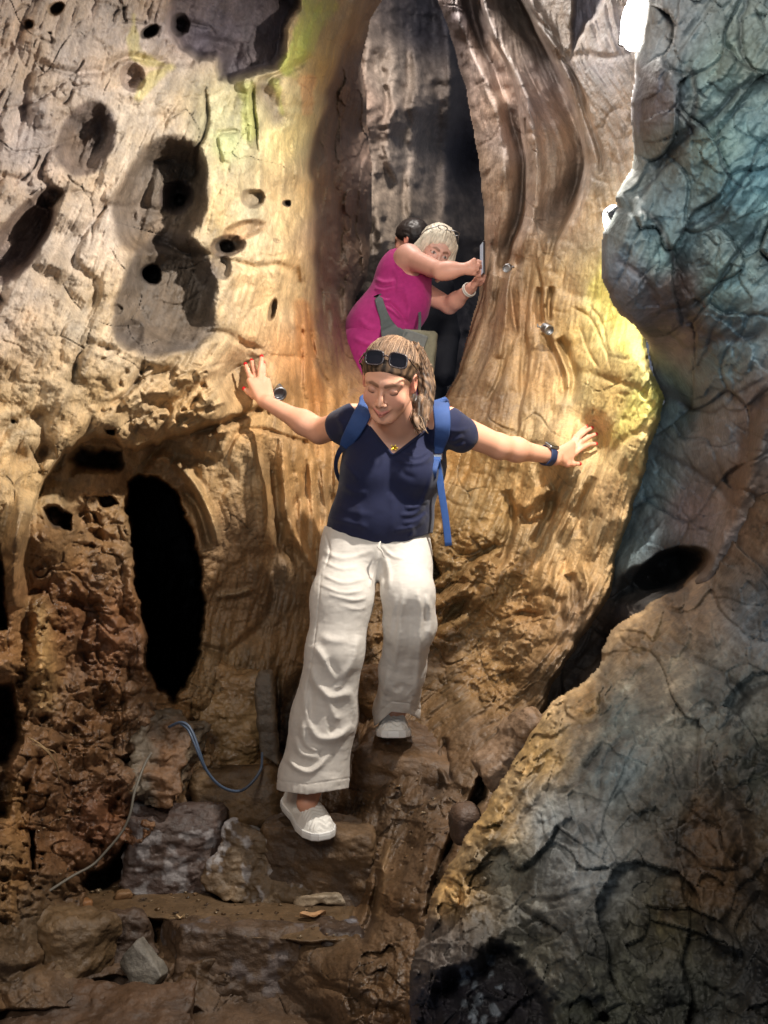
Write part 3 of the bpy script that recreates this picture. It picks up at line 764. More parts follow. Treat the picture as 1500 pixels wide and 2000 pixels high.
B.paint([(262,30),(262,110),(330,130),(300,150),(270,190)], srgb(186,176,96), 14, .5); B.paint([(540,160),(552,220)], MOSS, 12, .5)
B.paint([(1200,500),(1180,560),(1215,620),(1240,660)], srgb(212,200,90), 42, .5, 22)  # yellow glow under the small lamp, painted into the rock colour
B.paint([(1290,770),(1240,800),(1200,850)], srgb(206,196,96), 34, .5, 16)
B.paint([(590,600),(600,700),(620,800)], ORG, 22, .5); B.paint([(600,160),(600,210)], srgb(206,150,100), 18, .5)

# keep-out: the passage mouth and the outer right rim
opening = [(745,-200),(742,0),(716,40),(700,120),(712,220),(722,330),(718,450),(712,540),(690,580),(680,640),(692,700),(712,745),(745,790),(830,800),(868,786),(898,728),(924,648),(942,570),(953,490),(950,410),(940,310),(922,210),(896,100),(862,0),(850,-200)]
d_open = -poly_sd(X, Y, opening) + 5 * fbm2(X, Y, 60, 3, 111)
rim = [(-900,-900),(1420,-900),(1420,620),(1250,640),(1266,720),(1292,778),(1284,820),(1262,870),(1258,910),(1238,960),(1216,1040),(1198,1090),(1190,1150),(1150,1215),(1120,1260),(1075,1330),(1062,1375),(1040,1420),(1100,1500),(1100,2900),(-900,2900)]
d_rim = poly_sd(X, Y, rim) + 5 * fbm2(X, Y, 26, 3, 113)
dd = np.minimum(d_open, d_rim)
B.edge(dd, 44, np.where(X > 1000, .10, .20), .03, 7)

# dirt treads: the lower step is built into the floor as real level ground
def tread(poly, z, soft=6, col=None, amp=.006):
    d = poly_sd(X, Y, poly) + 5 * fbm2(X, Y, 40, 3, 117)
    t = sstep(-soft, soft, d)
    flat = Zd(z + amp * fbm2(X, Y, 60, 4, 118), np.maximum(Y, 1100))
    B.D[...] = B.D * (1 - t) + flat * t
    if col is not None:
        q = (t * .8)[..., None]; B.C[..., :3] = B.C[..., :3] * (1 - q) + np.array(col) * q * (1 + .25 * fbm2(X, Y, 30, 4, 119)[..., None])
tread([(170,1738),(300,1722),(450,1760),(690,1768),(686,1838),(560,1842),(420,1836),(330,1800),(240,1790),(150,1800)], .362, 6, srgb(100,78,52))
tread([(-60,1985),(320,1968),(640,1990),(640,2160),(-60,2160)], .215, 10, srgb(92,70,50))
# the wall meets both hands
def press(cx, cy, r, plane):
    wgt = np.exp(-(np.hypot(X - cx, Y - cy) / r) ** 4)
    B.D[...] = B.D * (1 - wgt) + (plane + .35 * (B.D - D0)) * wgt
press(496, 738, 62, 3.352 - .0004 * (X - 496)); press(1128, 872, 60, 3.408 + .0011 * (X - 1128) - .0008 * (Y - 872))
# niche and riser of the lowest step, shade painted into the tint
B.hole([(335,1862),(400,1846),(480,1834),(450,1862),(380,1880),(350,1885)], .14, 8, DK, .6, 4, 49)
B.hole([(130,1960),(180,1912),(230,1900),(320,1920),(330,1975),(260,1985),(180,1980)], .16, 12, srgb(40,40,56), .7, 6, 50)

left_floor = (Y > 1640) | ((Y > 1400) & (X > 560))
M_FLOOR = M_ROCK
fl_sel = (Y > 1400 + 0 * X) & (X > 600) | (Y > 1720)
lf_sel = (~fl_sel) & (X < 800)
rt_sel = (~fl_sel) & (X >= 800)
B.build('cave_floor', M_ROCK, fl_sel)
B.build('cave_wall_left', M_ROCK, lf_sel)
B.build('cave_wall_right', M_ROCK, rt_sel)

# ---------------------------------------------------------- back of the passage
P_ = Sheet(540, 1120, -220, 1000, 3.0,
  [(560,-200,6.0),(700,-200,6.2),(850,-200,7.4),(600,200,5.9),(700,100,6.1),(760,300,6.25),(840,200,6.5),(870,300,7.4),(920,300,8.2),(1000,300,8.2),(600,500,5.8),(700,500,6.0),(800,480,6.3),(860,480,6.9),(920,550,7.8),(680,700,5.9),(700,900,5.8),(850,800,7.0),(950,850,7.0),(1100,100,8),(1100,800,7)],
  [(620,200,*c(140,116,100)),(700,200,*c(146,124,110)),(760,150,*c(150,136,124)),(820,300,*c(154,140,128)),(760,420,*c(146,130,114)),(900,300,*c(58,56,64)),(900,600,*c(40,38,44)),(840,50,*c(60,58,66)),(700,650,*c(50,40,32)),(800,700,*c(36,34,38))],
  [(600,0,5),(800,400,-5),(700,600,10)])
X, Y = P_.X, P_.Y
P_.D += .16 * fbm2(X, Y, 120, 4, 201) + .09 * fbm2(X, Y, 45, 4, 202)
gl = lic(fbm2(X, Y, 14, 2, 203).astype(np.float32), P_.vx, P_.vy, 26)
P_.D += .010 * gl
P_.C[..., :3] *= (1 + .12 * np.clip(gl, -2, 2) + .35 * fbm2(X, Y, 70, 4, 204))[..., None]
for pts in ([(740,100),(750,200),(742,300),(760,380)], [(690,330),(700,400),(730,440),(735,500)], [(780,80),(800,160),(790,260),(806,340)], [(790,300),(784,380),(790,440)], [(700,60),(690,160),(700,260)]):
    P_.stroke(pts, .06, 9, wig=14); P_.stroke([(x + 16, y) for x, y in pts], -.06, 12, wig=14)
P_.stroke([(862,-200),(870,0),(880,200),(872,350),(868,480)], -.25, 16, wig=5)
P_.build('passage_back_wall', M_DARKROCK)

# ---------------------------------------------------------- blue-green wall on the right
R_ = Sheet(1000, 1680, -160, 1700, 2.5,
  [(1240,-160,2.2),(1240,100,2.2),(1240,300,2.2),(1190,400,2.2),(1185,470,2.21),(1180,540,2.25),(1240,640,2.42),(1300,-160,2.0),(1320,200,2.0),(1290,450,2.12),(1340,600,2.26),(1400,700,2.42),(1340,690,2.6),
   (1480,-160,1.9),(1500,200,1.9),(1480,450,2.0),(1480,650,2.2),(1640,200,1.95),(1640,600,2.0),(1300,690,2.9),(1260,690,3.05),(1320,780,3.08),(1290,860,3.14),(1270,940,3.2),(1230,1050,3.3),(1200,1100,3.35),(1180,800,3.6),(1150,1000,3.6),
   (1400,800,2.6),(1400,950,2.7),(1500,850,2.25),(1460,950,2.4),(1440,1050,2.5),(1300,1000,3.1),(1200,1250,3.45),(1100,1300,3.5),(1100,1400,3.4),(1300,1200,2.9),(1400,1200,2.6),(1600,1200,2.2),(1400,1600,2.4),(1050,1500,3.0)],
  [(1280,60,*c(160,156,150)),(1265,200,*c(136,120,122)),(1300,300,*c(132,134,124)),(1400,150,*c(132,152,142)),(1400,300,*c(134,160,148)),(1300,500,*c(134,160,154)),(1230,560,*c(132,138,148)),
   (1460,350,*c(126,166,166)),(1400,560,*c(126,158,154)),(1330,560,*c(138,112,100)),(1290,600,*c(126,114,118)),(1400,700,*c(126,160,168)),(1330,660,*c(122,114,122)),(1320,780,*c(128,152,158)),
   (1480,800,*c(134,116,108)),(1400,850,*c(136,134,136)),(1260,950,*c(130,152,156)),(1230,1060,*c(124,142,146)),(1350,1000,*c(130,114,116)),(1440,950,*c(128,104,88)),(1180,1220,*c(74,54,40)),(1120,1330,*c(78,58,42)),
   (1300,1100,*c(40,34,34)),(1480,1150,*c(70,78,84))],
  [(1250,300,-10),(1400,300,-45),(1400,650,-60),(1300,900,40),(1200,1200,-40),(1450,950,-35)])
X, Y = R_.X, R_.Y
R_D0 = R_.D.copy()
R_.D += .05 * fbm2(X, Y, 220, 2, 301) + .02 * fbm2(X, Y, 80, 3, 302)
wa, fa, ra = worley2(X * .8 + Y * .5, Y * .55 - X * .45, 105, 320, .25)
R_.D += .085 * fa + .014 * (1 - sstep(0, .09, wa))
wb, fb, rb = worley2(X + .3 * Y, Y - .3 * X, 46, 321, .3); R_.D += .010 * fb
R_.C[..., :3] *= ((1 + .30 * (ra - .5) + .12 * (rb - .5)) * (1 - .35 * (1 - sstep(0, .07, wa))))[..., None]
VN = srgb(62, 60, 66); BR = srgb(98, 72, 60)
for pts, a_, w_, t_ in [
  ([(1258,350),(1320,280),(1400,220),(1475,148)], .05, 10, VN), ([(1475,148),(1450,100),(1445,40),(1470,-40)], .04, 7, VN), ([(1475,148),(1500,165),(1560,200)], .04, 7, VN),
  ([(1240,390),(1290,330),(1330,300)], .02, 4, VN), ([(1245,400),(1290,440),(1310,500),(1340,560),(1370,600)], .03, 8, BR), ([(1310,470),(1345,440),(1400,410),(1440,370),(1480,290),(1500,260)], .025, 4, VN),
  ([(1380,450),(1410,420),(1430,400)], .03, 7, BR), ([(1255,640),(1300,600),(1340,600),(1400,560),(1450,490),(1500,420)], .05, 7, VN), ([(1400,230),(1415,330),(1450,370),(1475,340)], .02, 3, VN),
  ([(1190,500),(1250,540),(1290,600)], .03, 10, BR), ([(1320,480),(1330,540),(1325,600)], .03, 14, BR), ([(1335,300),(1360,160),(1340,130)], .02, 8, BR),
  ([(1250,655),(1300,650),(1350,680),(1400,660),(1480,600)], .03, 6, VN), ([(1330,600),(1370,650),(1440,660),(1500,640)], .05, 14, BR),
  ([(1360,730),(1380,690),(1400,640),(1450,590)], .02, 5, VN), ([(1280,750),(1330,780),(1360,800)], .07, 14, BR), ([(1300,770),(1390,800),(1450,760),(1500,740)], .03, 5, VN),
  ([(1270,870),(1330,900),(1400,950),(1440,1000)], .04, 8, VN), ([(1440,820),(1450,900),(1430,980),(1425,1040)], .05, 16, BR), ([(1500,760),(1470,830),(1450,900)], .05, 20, BR),
  ([(1240,990),(1280,970),(1330,1000)], .02, 4, VN), ([(1250,1040),(1290,1030)], .02, 4, VN), ([(1440,860),(1400,870),(1360,860)], .02, 3, VN), ([(1220,130),(1260,160),(1262,300)], -.04, 14, BR)]:
    R_.stroke(pts, a_ * .5, w_ * .8, wig=10, tint=t_, tw=.55)
rs = np.random.RandomState(8)
for k in range(30):
    px = rs.uniform(1230, 1560); py = rs.uniform(-60, 1050); a = math.radians(rs.choice([45, 60, -50, -70, 10]) + rs.uniform(-15, 15)); l = rs.uniform(15, 90)
    R_.stroke([(px, py), (px + l * .5 * math.cos(a) + rs.uniform(-8, 8), py - l * .5 * math.sin(a)), (px + l * math.cos(a), py - l * math.sin(a))], .010, rs.uniform(1.6, 3), wig=8, tint=VN, tw=.55)
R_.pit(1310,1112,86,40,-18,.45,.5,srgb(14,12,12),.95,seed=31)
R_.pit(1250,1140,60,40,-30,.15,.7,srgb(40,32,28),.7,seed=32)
R_.stroke([(1500,800),(1470,900),(1440,980),(1410,1060),(1380,1120),(1330,1160)], -.12, 22, tint=srgb(140,104,74), tw=.5)
R_.D += .010 * fbm2(X, Y, 24, 5, 305, .6)
wd, wf, _ = worley2(X + .4 * Y, Y - .3 * X, 85, 306, .4); ck = .6 * (1 - sstep(0, .025, wd)) * sstep(.0, .3, fbm2(X, Y, 120, 3, 316))
R_.D += .02 * wf
R_.D += .012 * ck
R_.C[..., :3] *= ((1 + .28 * fbm2(X, Y, 60, 5, 307, .6)) * (1 - .5 * ck))[..., None]
gr = R_.C[..., :3].mean(-1, keepdims=True); R_.C[..., :3] = R_.C[..., :3] * .8 + gr * .2
hue = fbm2(X, Y, 120, 4, 308)[..., None]
R_.C[..., :3] *= np.concatenate([1 + .16 * hue, 1 + .02 * hue, 1 - .12 * hue], -1)
gl = lic(fbm2(X, Y, 9, 2, 309).astype(np.float32), R_.vx, R_.vy, 20); R_.D += .003 * gl
poly = [(1262,-900),(1262,10),(1252,80),(1243,100),(1242,160),(1234,200),(1238,260),(1241,300),(1236,330),(1215,365),(1205,385),(1211,405),(1196,432),(1180,455),(1176,500),(1180,545),(1192,580),(1212,612),(1240,634),
        (1268,670),(1278,730),(1300,785),(1258,850),(1240,930),(1205,1040),(1178,1120),(1140,1200),(1050,1320),(1000,1400),(980,2400),(2400,2400),(2400,-900)]
d = poly_sd(X, Y, poly) + 2 * fbm2(X, Y, 30, 3, 310)
rim_ = sstep(4, 50, d); R_.D = R_D0 * (1 - rim_) + R_.D * rim_
R_.edge(d, 9, .05, .05, 4)
R_.build('blue_cave_wall', M_DARKROCK)

# ---------------------------------------------------------- near rock shoulder, lower right
Fg = Sheet(740, 1680, 960, 2160, 2.5,
  [(1250,1195,2.62),(1180,1290,2.5),(1100,1370,2.38),(1060,1420,2.3),(980,1540,2.15),(900,1680,2.0),(850,1760,1.92),(810,1900,1.82),(800,2000,1.75),(800,2160,1.65),
   (1380,1130,2.55),(1440,1000,2.45),(1500,900,2.3),(1500,1000,2.2),(1460,1150,2.2),(1350,1200,2.35),(1300,1280,2.28),(1200,1400,2.12),(1130,1500,2.02),(1050,1650,1.9),(960,1800,1.8),(900,1950,1.7),
   (1450,1300,1.98),(1350,1450,1.9),(1250,1600,1.8),(1150,1750,1.7),(1050,1900,1.62),(1640,1200,1.85),(1640,1600,1.55),(1480,1600,1.66),(1400,1750,1.6),(1350,2000,1.5),(1500,2160,1.4),(1100,2160,1.5),(1640,2160,1.35)],
  [(1250,1230,*c(166,136,98,.2)),(1150,1380,*c(176,142,96,.3)),(1050,1470,*c(180,146,92,.3)),(960,1600,*c(176,142,88,.3)),(880,1730,*c(170,136,86,.3)),(860,1850,*c(110,100,92)),
   (1350,1180,*c(132,108,84)),(1450,1050,*c(108,86,68)),(1480,1200,*c(96,104,110)),(1300,1330,*c(150,138,118)),(1200,1400,*c(140,150,144)),(1200,1500,*c(124,134,134)),(1080,1600,*c(140,142,138)),(1150,1700,*c(156,160,158)),
   (1100,1780,*c(132,132,126)),(1000,1700,*c(112,110,98)),(1400,1350,*c(104,108,104)),(1480,1500,*c(64,64,54)),(1300,1550,*c(80,78,70)),(1380,1600,*c(88,66,40)),(1420,1720,*c(92,70,42)),(1300,1800,*c(78,72,50)),
   (1200,1900,*c(92,92,78)),(1050,1850,*c(100,98,84)),(1000,1950,*c(70,66,64)),(900,1950,*c(50,46,58)),(1150,2000,*c(84,88,72)),(1350,1950,*c(72,74,66)),(1500,1900,*c(48,48,46)),(860,1960,*c(46,40,50))],
  [(1100,1400,-38),(950,1600,-32),(850,1900,-10),(1300,1500,-40),(1200,1900,20),(1450,1100,-40)])
X, Y = Fg.X, Fg.Y
Fg.D += .05 * fbm2(X, Y, 200, 2, 401) + .02 * fbm2(X, Y, 80, 3, 402)
wa, fa, ra = worley2(X * .8 + Y * .5, Y * .7 - X * .5, 150, 420, .3)
Fg.D += .060 * fa + .004 * (1 - sstep(0, .06, wa))
wb, fb, rb = worley2(X + .3 * Y, Y - .3 * X, 52, 421, .4); Fg.D += .012 * fb
Fg.C[..., :3] *= ((1 + .35 * (ra - .5) + .2 * (rb - .5)) * (1 - .12 * (1 - sstep(0, .05, wa))))[..., None]
edge_l = spline([(1440,1000),(1400,1080),(1330,1150),(1262,1190),(1215,1220),(1184,1262),(1180,1300),(1140,1340),(1088,1370),(1050,1420),(1000,1500),(960,1570),(900,1660),(850,1750),(840,1800),(818,1860),(806,1930),(812,2160)], 120)
dl, tl = seg_dist(X, Y, edge_l)
rimz = np.exp(-(dl / 60) ** 2) * sstep(1180, 1300, Y)
Fg.D += rimz * (.05 * worley2(X * .7 + .8 * Y, Y * .7 - .5 * X, 46, 403, .6)[1] + .04 * fbm2(X, Y, 40, 4, 404, .6))
for pts, a_, w_ in [([(1150,1440),(1080,1530),(1000,1620)], .05, 8), ([(1180,1320),(1172,1400),(1110,1420)], .05, 8), ([(1235,1230),(1200,1270),(1178,1330)], .04, 8), ([(1070,1480),(1010,1570),(940,1680)], .05, 7),
    ([(1165,1470),(1130,1530),(1080,1560)], .03, 7), ([(1200,1420),(1160,1490),(1150,1510)], .03, 5), ([(1110,1600),(1060,1650),(1050,1700)], .05, 5), ([(1095,1600),(1140,1610),(1170,1650)], -.05, 8),
    ([(1050,1750),(1100,1760),(1150,1735),(1220,1730)], .03, 5), ([(1010,1770),(1050,1790),(1070,1810)], .04, 8), ([(1300,1240),(1380,1300),(1440,1360),(1400,1440)], .05, 10), ([(1440,1370),(1500,1330)], .04, 8),
    ([(1400,1500),(1440,1600),(1460,1700),(1520,1800)], .10, 18), ([(1230,1410),(1300,1380),(1400,1390)], .02, 4), ([(1240,1420),(1190,1480),(1170,1560)], .03, 6), ([(1120,1900),(1160,1960),(1190,2000)], .03, 10),
    ([(1150,1690),(1180,1700),(1215,1690)], .03, 4), ([(1120,1620),(1130,1700),(1100,1740)], .03, 6)]:
    Fg.stroke(pts, a_ * .35, w_, wig=10, tint=srgb(50,46,44), tw=.45)
# dark hollow at its foot with mineral spots
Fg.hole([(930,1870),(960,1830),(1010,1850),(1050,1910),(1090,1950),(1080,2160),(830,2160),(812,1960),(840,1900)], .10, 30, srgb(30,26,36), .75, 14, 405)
rs = np.random.RandomState(5)
for k in range(16):
    px = rs.uniform(900, 1000); py = rs.uniform(1870, 1990)
    Fg.paint([(px, py), (px + rs.uniform(-8, 8), py + rs.uniform(0, 14))], srgb(150, 160, 170), rs.uniform(4, 11), .8, 5, k, 10)
Fg.paint([(1060,1600),(1170,1560),(1200,1680),(1180,1740),(1060,1750)], srgb(150,154,154), 0, .45, 24)
Fg.paint([(1360,1560),(1450,1640),(1440,1760),(1300,1790)], srgb(96,66,36), 0, .5, 34)
Fg.D += .016 * fbm2(X, Y, 40, 5, 406, .6)
wd, wf, _ = worley2(X + .4 * Y, Y - .3 * X, 110, 407, .5); ck = .6 * (1 - sstep(0, .02, wd)) * sstep(.05, .35, fbm2(X, Y, 130, 3, 408))
Fg.D += .026 * wf
Fg.D += .009 * ck
gl = lic(fbm2(X, Y, 12, 2, 409).astype(np.float32), Fg.vx, Fg.vy, 24); Fg.D += gl * (.002 + .007 * rimz)
Fg.C[..., :3] *= ((1 + .5 * fbm2(X, Y, 70, 5, 410, .6) + .1 * rimz * gl) * (1 - .5 * ck))[..., None]
Fg.C[..., :3] *= (1 - .38 * sstep(1500, 1800, Y + .25 * (X - 1200)) * (1 - rimz))[..., None]  # lower right darkened in the colour, standing in for weaker light there
blot = sstep(.08, .16, fbm2(X, Y, 55, 6, 411, .65)) * (1 - rimz)
Fg.C[..., :3] *= (1 + .5 * np.clip(fbm2(X, Y, 14, 3, 413, .7), -.6, .6))[..., None]
Fg.C[..., :3] *= (1 - .4 * blot)[..., None]
poly = list(map(tuple, edge_l)) + [(812,2900), (2600, 2900), (2600, 700), (1560,800), (1490,900)]
d = poly_sd(X, Y, poly) + 6 * fbm2(X, Y, 26, 4, 412)
Fg.edge(d, 46, .22, .03, 7)
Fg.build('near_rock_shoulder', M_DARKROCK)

# ---------------------------------------------------------- the walls run on beside the camera, outside the picture
def side(name, x0, x1, dep, cols, mat):
    Sx = Sheet(x0, x1, -700, 2700, 9.0, dep, cols, [(0, 0, 0), (1, 900, 0)])
    Sx.D += .10 * fbm2(Sx.X, Sx.Y, 260, 4, 501) + .05 * worley2(Sx.X, Sx.Y, 120, 502, .5)[1]
    Sx.C[..., :3] *= (1 + .4 * fbm2(Sx.X, Sx.Y, 90, 4, 503))[..., None]
    Sx.build(name, mat)
side('cave_wall_near_left', -1500, -120, [(-140,-400,2.12),(-140,200,2.16),(-140,800,2.22),(-140,1300,2.5),(-140,2100,2.35),(-600,400,1.6),(-600,1600,1.7),(-1500,400,.95),(-1500,1600,.95)],
     [(-300,200,*c(196,172,150)),(-300,1000,*c(180,150,110)),(-300,1700,*c(104,78,50))], M_ROCK)
side('cave_wall_near_right', 1620, 2900, [(1640,-400,2.02),(1640,400,2.05),(1640,900,2.2),(1640,1500,1.72),(1640,2200,1.5),(2200,400,1.5),(2200,1600,1.25),(2900,800,.9)],
     [(1800,200,*c(120,150,144)),(1800,1000,*c(104,104,100)),(1800,1800,*c(60,58,50))], M_DARKROCK)
# ------------------------------------------------------------------ distance-field modelling (bodies, cloth, rocks)
def V3(*a): return np.array(a, float)

def rc(p, a, b, ra, rb=None, sc=None):
    """tapered limb from a to b"""
    if rb is None: rb = ra
    a = np.asarray(a, float); b = np.asarray(b, float); ba = b - a
    t = np.clip(((p - a) @ ba) / (ba @ ba + 1e-12), 0, 1)
    return np.linalg.norm(p - a - t[:, None] * ba, axis=1) - (ra + (rb - ra) * t)

def chain(p, pts, rads, k=0.0):
    d = None
    for i in range(len(pts) - 1):
        e = rc(p, pts[i], pts[i + 1], rads[i], rads[i + 1])
        d = e if d is None else (smin(d, e, k) if k else np.minimum(d, e))
    return d

def ell(p, c, r, R=None):
    q = p - np.asarray(c, float)
    if R is not None: q = q @ R                 # columns of R = local axes
    r = np.asarray(r, float)
    k0 = np.linalg.norm(q / r, axis=1); k1 = np.linalg.norm(q / (r * r), axis=1) + 1e-9
    return np.where(k0 < 1e-6, -r.min(), k0 * (k0 - 1.0) / k1)

def smin(a, b, k):
    h = np.clip(.5 + .5 * (b - a) / k, 0, 1)
    return b * (1 - h) + a * h - k * h * (1 - h)

def smax(a, b, k): return -smin(-a, -b, k)

def rbox(p, c, h, r, R=None):
    q = p - np.asarray(c, float)
    if R is not None: q = q @ R
    q = np.abs(q) - (np.asarray(h, float) - r)
    return np.linalg.norm(np.maximum(q, 0), axis=1) + np.minimum(q.max(1), 0) - r

def frame(fwd, up):
    """columns: x = right-hand side (to viewer's right when fwd points at the camera), y = fwd, z = up"""
    f = np.asarray(fwd, float); f /= np.linalg.norm(f)
    u = np.asarray(up, float); x = np.cross(f, u); x /= np.linalg.norm(x); u = np.cross(x, f)
    return np.stack([x, f, u], 1)

def mesh_sdf(f, lo, hi, h, lv=4, slack=1.5, proj=True):
    lo = np.asarray(lo, float); hi = np.asarray(hi, float)
    n0 = np.ceil((hi - lo) / (h * 2 ** lv)).astype(int)
    I = np.stack(np.meshgrid(*[np.arange(n) for n in n0], indexing='ij'), -1).reshape(-1, 3)
    s = h * 2 ** lv
    for L in range(lv, -1, -1):
        s = h * 2 ** L
        c0 = lo + (I + .5) * s
        d = f(c0)
        m = np.abs(d) < s * .87 * slack + h
        I = I[m]
        if L:
            o = np.array([[a, b, c] for a in (0, 1) for b in (0, 1) for c in (0, 1)])
            I = (I[:, None] * 2 + o[None]).reshape(-1, 3)
    N = (n0 * 2 ** lv + 2).astype(np.int64)
    key = lambda J: (J[:, 0] * N[1] + J[:, 1]) * N[2] + J[:, 2]
    I = I.astype(np.int64)
    o = np.array([[a, b, c] for a in (0, 1) for b in (0, 1) for c in (0, 1)])
    Cn = (I[:, None] + o[None]).reshape(-1, 3)
    ck, inv = np.unique(key(Cn), return_inverse=True)
    cz = ck % N[2]; cy = (ck // N[2]) % N[1]; cx = ck // (N[2] * N[1])
    CP = lo + np.stack([cx, cy, cz], 1) * h
    val = f(CP)
    vv = val[inv].reshape(-1, 8)
    sg = vv < 0
    act = sg.any(1) & ~sg.all(1)
    I = I[act]; vv = vv[act]
    E = [(0, 1), (2, 3), (4, 5), (6, 7), (0, 2), (1, 3), (4, 6), (5, 7), (0, 4), (1, 5), (2, 6), (3, 7)]
    acc = np.zeros((len(I), 3)); cnt = np.zeros(len(I))
    for a, b in E:
        va = vv[:, a]; vb = vv[:, b]
        m = (va < 0) != (vb < 0)
        t = np.where(m, va / np.where(m, va - vb, 1), 0)
        P = o[a] + t[:, None] * (o[b] - o[a])
        acc += P * m[:, None]; cnt += m
    Vt = lo + (I + acc / cnt[:, None]) * h
    ks = key(I); order = np.argsort(ks); ks_s = ks[order]
    def look(J):
        k = key(J); i = np.searchsorted(ks_s, k); i = np.clip(i, 0, len(ks_s) - 1)
        ok = ks_s[i] == k
        return np.where(ok, order[i], -1)
    F = []
    for ax, (u_, v_) in enumerate([(1, 2), (2, 0), (0, 1)]):
        b = [4, 2, 1][ax]                         # corner index one step along ax
        s0 = vv[:, 0] < 0; s1 = vv[:, b] < 0
        m = s0 != s1
        J = I[m]; eu = np.zeros(3, np.int64); eu[u_] = 1; ev = np.zeros(3, np.int64); ev[v_] = 1
        q = np.stack([look(J), look(J - eu), look(J - eu - ev), look(J - ev)], 1)
        ok = (q >= 0).all(1)
        q = q[ok]; fl = s0[m][ok]
        q[~fl] = q[~fl][:, ::-1]
        F.append(q)
    F = np.concatenate(F)
    if proj:
        e = h * .5
        for it in range(1):
            d = f(Vt)
            g = np.stack([(f(Vt + np.eye(3)[i] * e) - d) / e for i in range(3)], 1)
            g2 = (g * g).sum(1) + 1e-6
            stp = np.clip(d / g2, -h * .6, h * .6)
            Vt = Vt - g * stp[:, None]
    return Vt, F

def sdf_obj(name, f, lo, hi, h, mat, parent=None, colf=None, **kw):
    V, F = mesh_sdf(f, lo, hi, h, **kw)
    return mesh_obj(name, V, F, mat, parent, colf(V) if colf is not None else None)

def pix(p):
    return 750 + FPX * p[:, 0] / p[:, 1], 1000 - FPX * (p[:, 2] - CAMZ) / p[:, 1]

def fold_field(p, strokes):
    """cloth folds: strokes = (points in view pixels, amplitude (+ = raised), half width); real relief on the front of a garment"""
    x, y = pix(p); out = np.zeros(len(p), np.float32)
    for pts, amp, w_ in strokes:
        P = np.asarray(pts, float)
        if len(P) > 2: P = spline(P, len(P) * 4)
        m = (x > P[:, 0].min() - 3 * w_) & (x < P[:, 0].max() + 3 * w_) & (y > P[:, 1].min() - 3 * w_) & (y < P[:, 1].max() + 3 * w_)
        if not m.any(): continue
        d, t = seg_dist(x[m], y[m], P)
        out[m] += amp * np.exp(-(d / w_) ** 2) * np.clip(np.minimum(t, 1 - t) * 5, 0, 1) ** .7
    return out

def lmix(a, b, t):
    return np.asarray(a, float) * (1 - t) + np.asarray(b, float) * t

# ------------------------------------------------------------------ hands and heads
def hand_sdf(palm_a, palm_b, width_dir, fingers, thumb, thick=.0115, pw=.036):
    """palm from wrist a to knuckles b; fingers = list of joint lists; each list of 4 points root..tip"""
    pa = np.asarray(palm_a, float); pb = np.asarray(palm_b, float); wd = np.asarray(width_dir, float); wd /= np.linalg.norm(wd)
    def f(p):
        d = None
        for t in (-1, -.35, .35, 1):
            e = rc(p, pa + wd * t * pw * .55, pb + wd * t * pw * .95, thick * 1.15, thick * .95)
            d = e if d is None else smin(d, e, .012)
        for J, r in fingers:
            J = np.asarray(J, float); n = len(J)
            rr = [r * (1.12, 1.02, .95, .80)[i] for i in range(n)]
            e = chain(p, J, rr, .004)
            e = smin(e, np.linalg.norm(p - J[1], axis=1) - rr[1] * 1.10, .003)
            d = smin(d, e, .006)
        J, r = thumb; J = np.asarray(J, float)
        d = smin(d, chain(p, J, [r * 1.7, r * 1.25, r * 1.0, r * .82], .006), .010)
        return d
    return f

def head_sdf(q, smile=1.0):
    """q: points in head space (x right, y forward, z up), origin between the ears"""
    ax = np.abs(q[:, 0]); qa = q.copy(); qa[:, 0] = ax
    d = ell(q, (0, -.012, .035), (.073, .092, .083))
    face = ell(q, (0, .022, -.022), (.061, .064, .082))
    d = smin(d, face, .03)
    d = smin(d, rc(qa, (.050, -.002, -.052), (.020, .058, -.094), .018, .017), .030)
    d = smin(d, ell(q, (0, .066, -.101), (.019, .016, .014)), .016)           # chin
    d = smin(d, ell(qa, (.037, .057, -.036), (.024, .018, .024)), .024)        # cheeks
    d = smin(d, rc(qa, (.004, .083, .022), (.046, .062, .022), .009, .010), .014)  # brow
    d = smax(d, -ell(qa, (.031, .098, .001), (.017, .018, .012)), .010)        # eye hollows
    d = smin(d, ell(qa, (.031, .0705, .001), (.0150, .0140, .0125)), .003)     # lids over the eyes
    n = rc(q, (0, .082, .010), (0, .106, -.032), .0065, .0095)
    n = smin(n, ell(qa, (.0115, .094, -.038), (.0075, .010, .0075)), .006)
    n = smax(n, -ell(qa, (.0065, .101, -.047), (.0035, .005, .004)), .002)
    d = smin(d, n, .007)
    d = smin(d, rc(qa, (.000, .085, -.060), (.020, .077, -.058 + .003 * smile), .009, .007), .010)   # muzzle
    up = rc(qa, (.004, .0955, -.0665), (.0225, .083, -.0635 + .003 * smile), .0042, .0022)
    lw = rc(qa, (.000, .0945, -.0745), (.020, .083, -.068 + .003 * smile), .0052, .0024)
    d = smin(smin(d, up, .003), lw, .003)
    ear = ell(qa, (.0765, -.008, -.004), (.0075, .018, .030))
    ear = smax(ear, -ell(qa, (.083, -.004, .0), (.006, .011, .019)), .004)
    ear = smin(ear, ell(qa, (.0745, -.003, -.028), (.005, .008, .009)), .006)
    return smin(d, ear, .006)

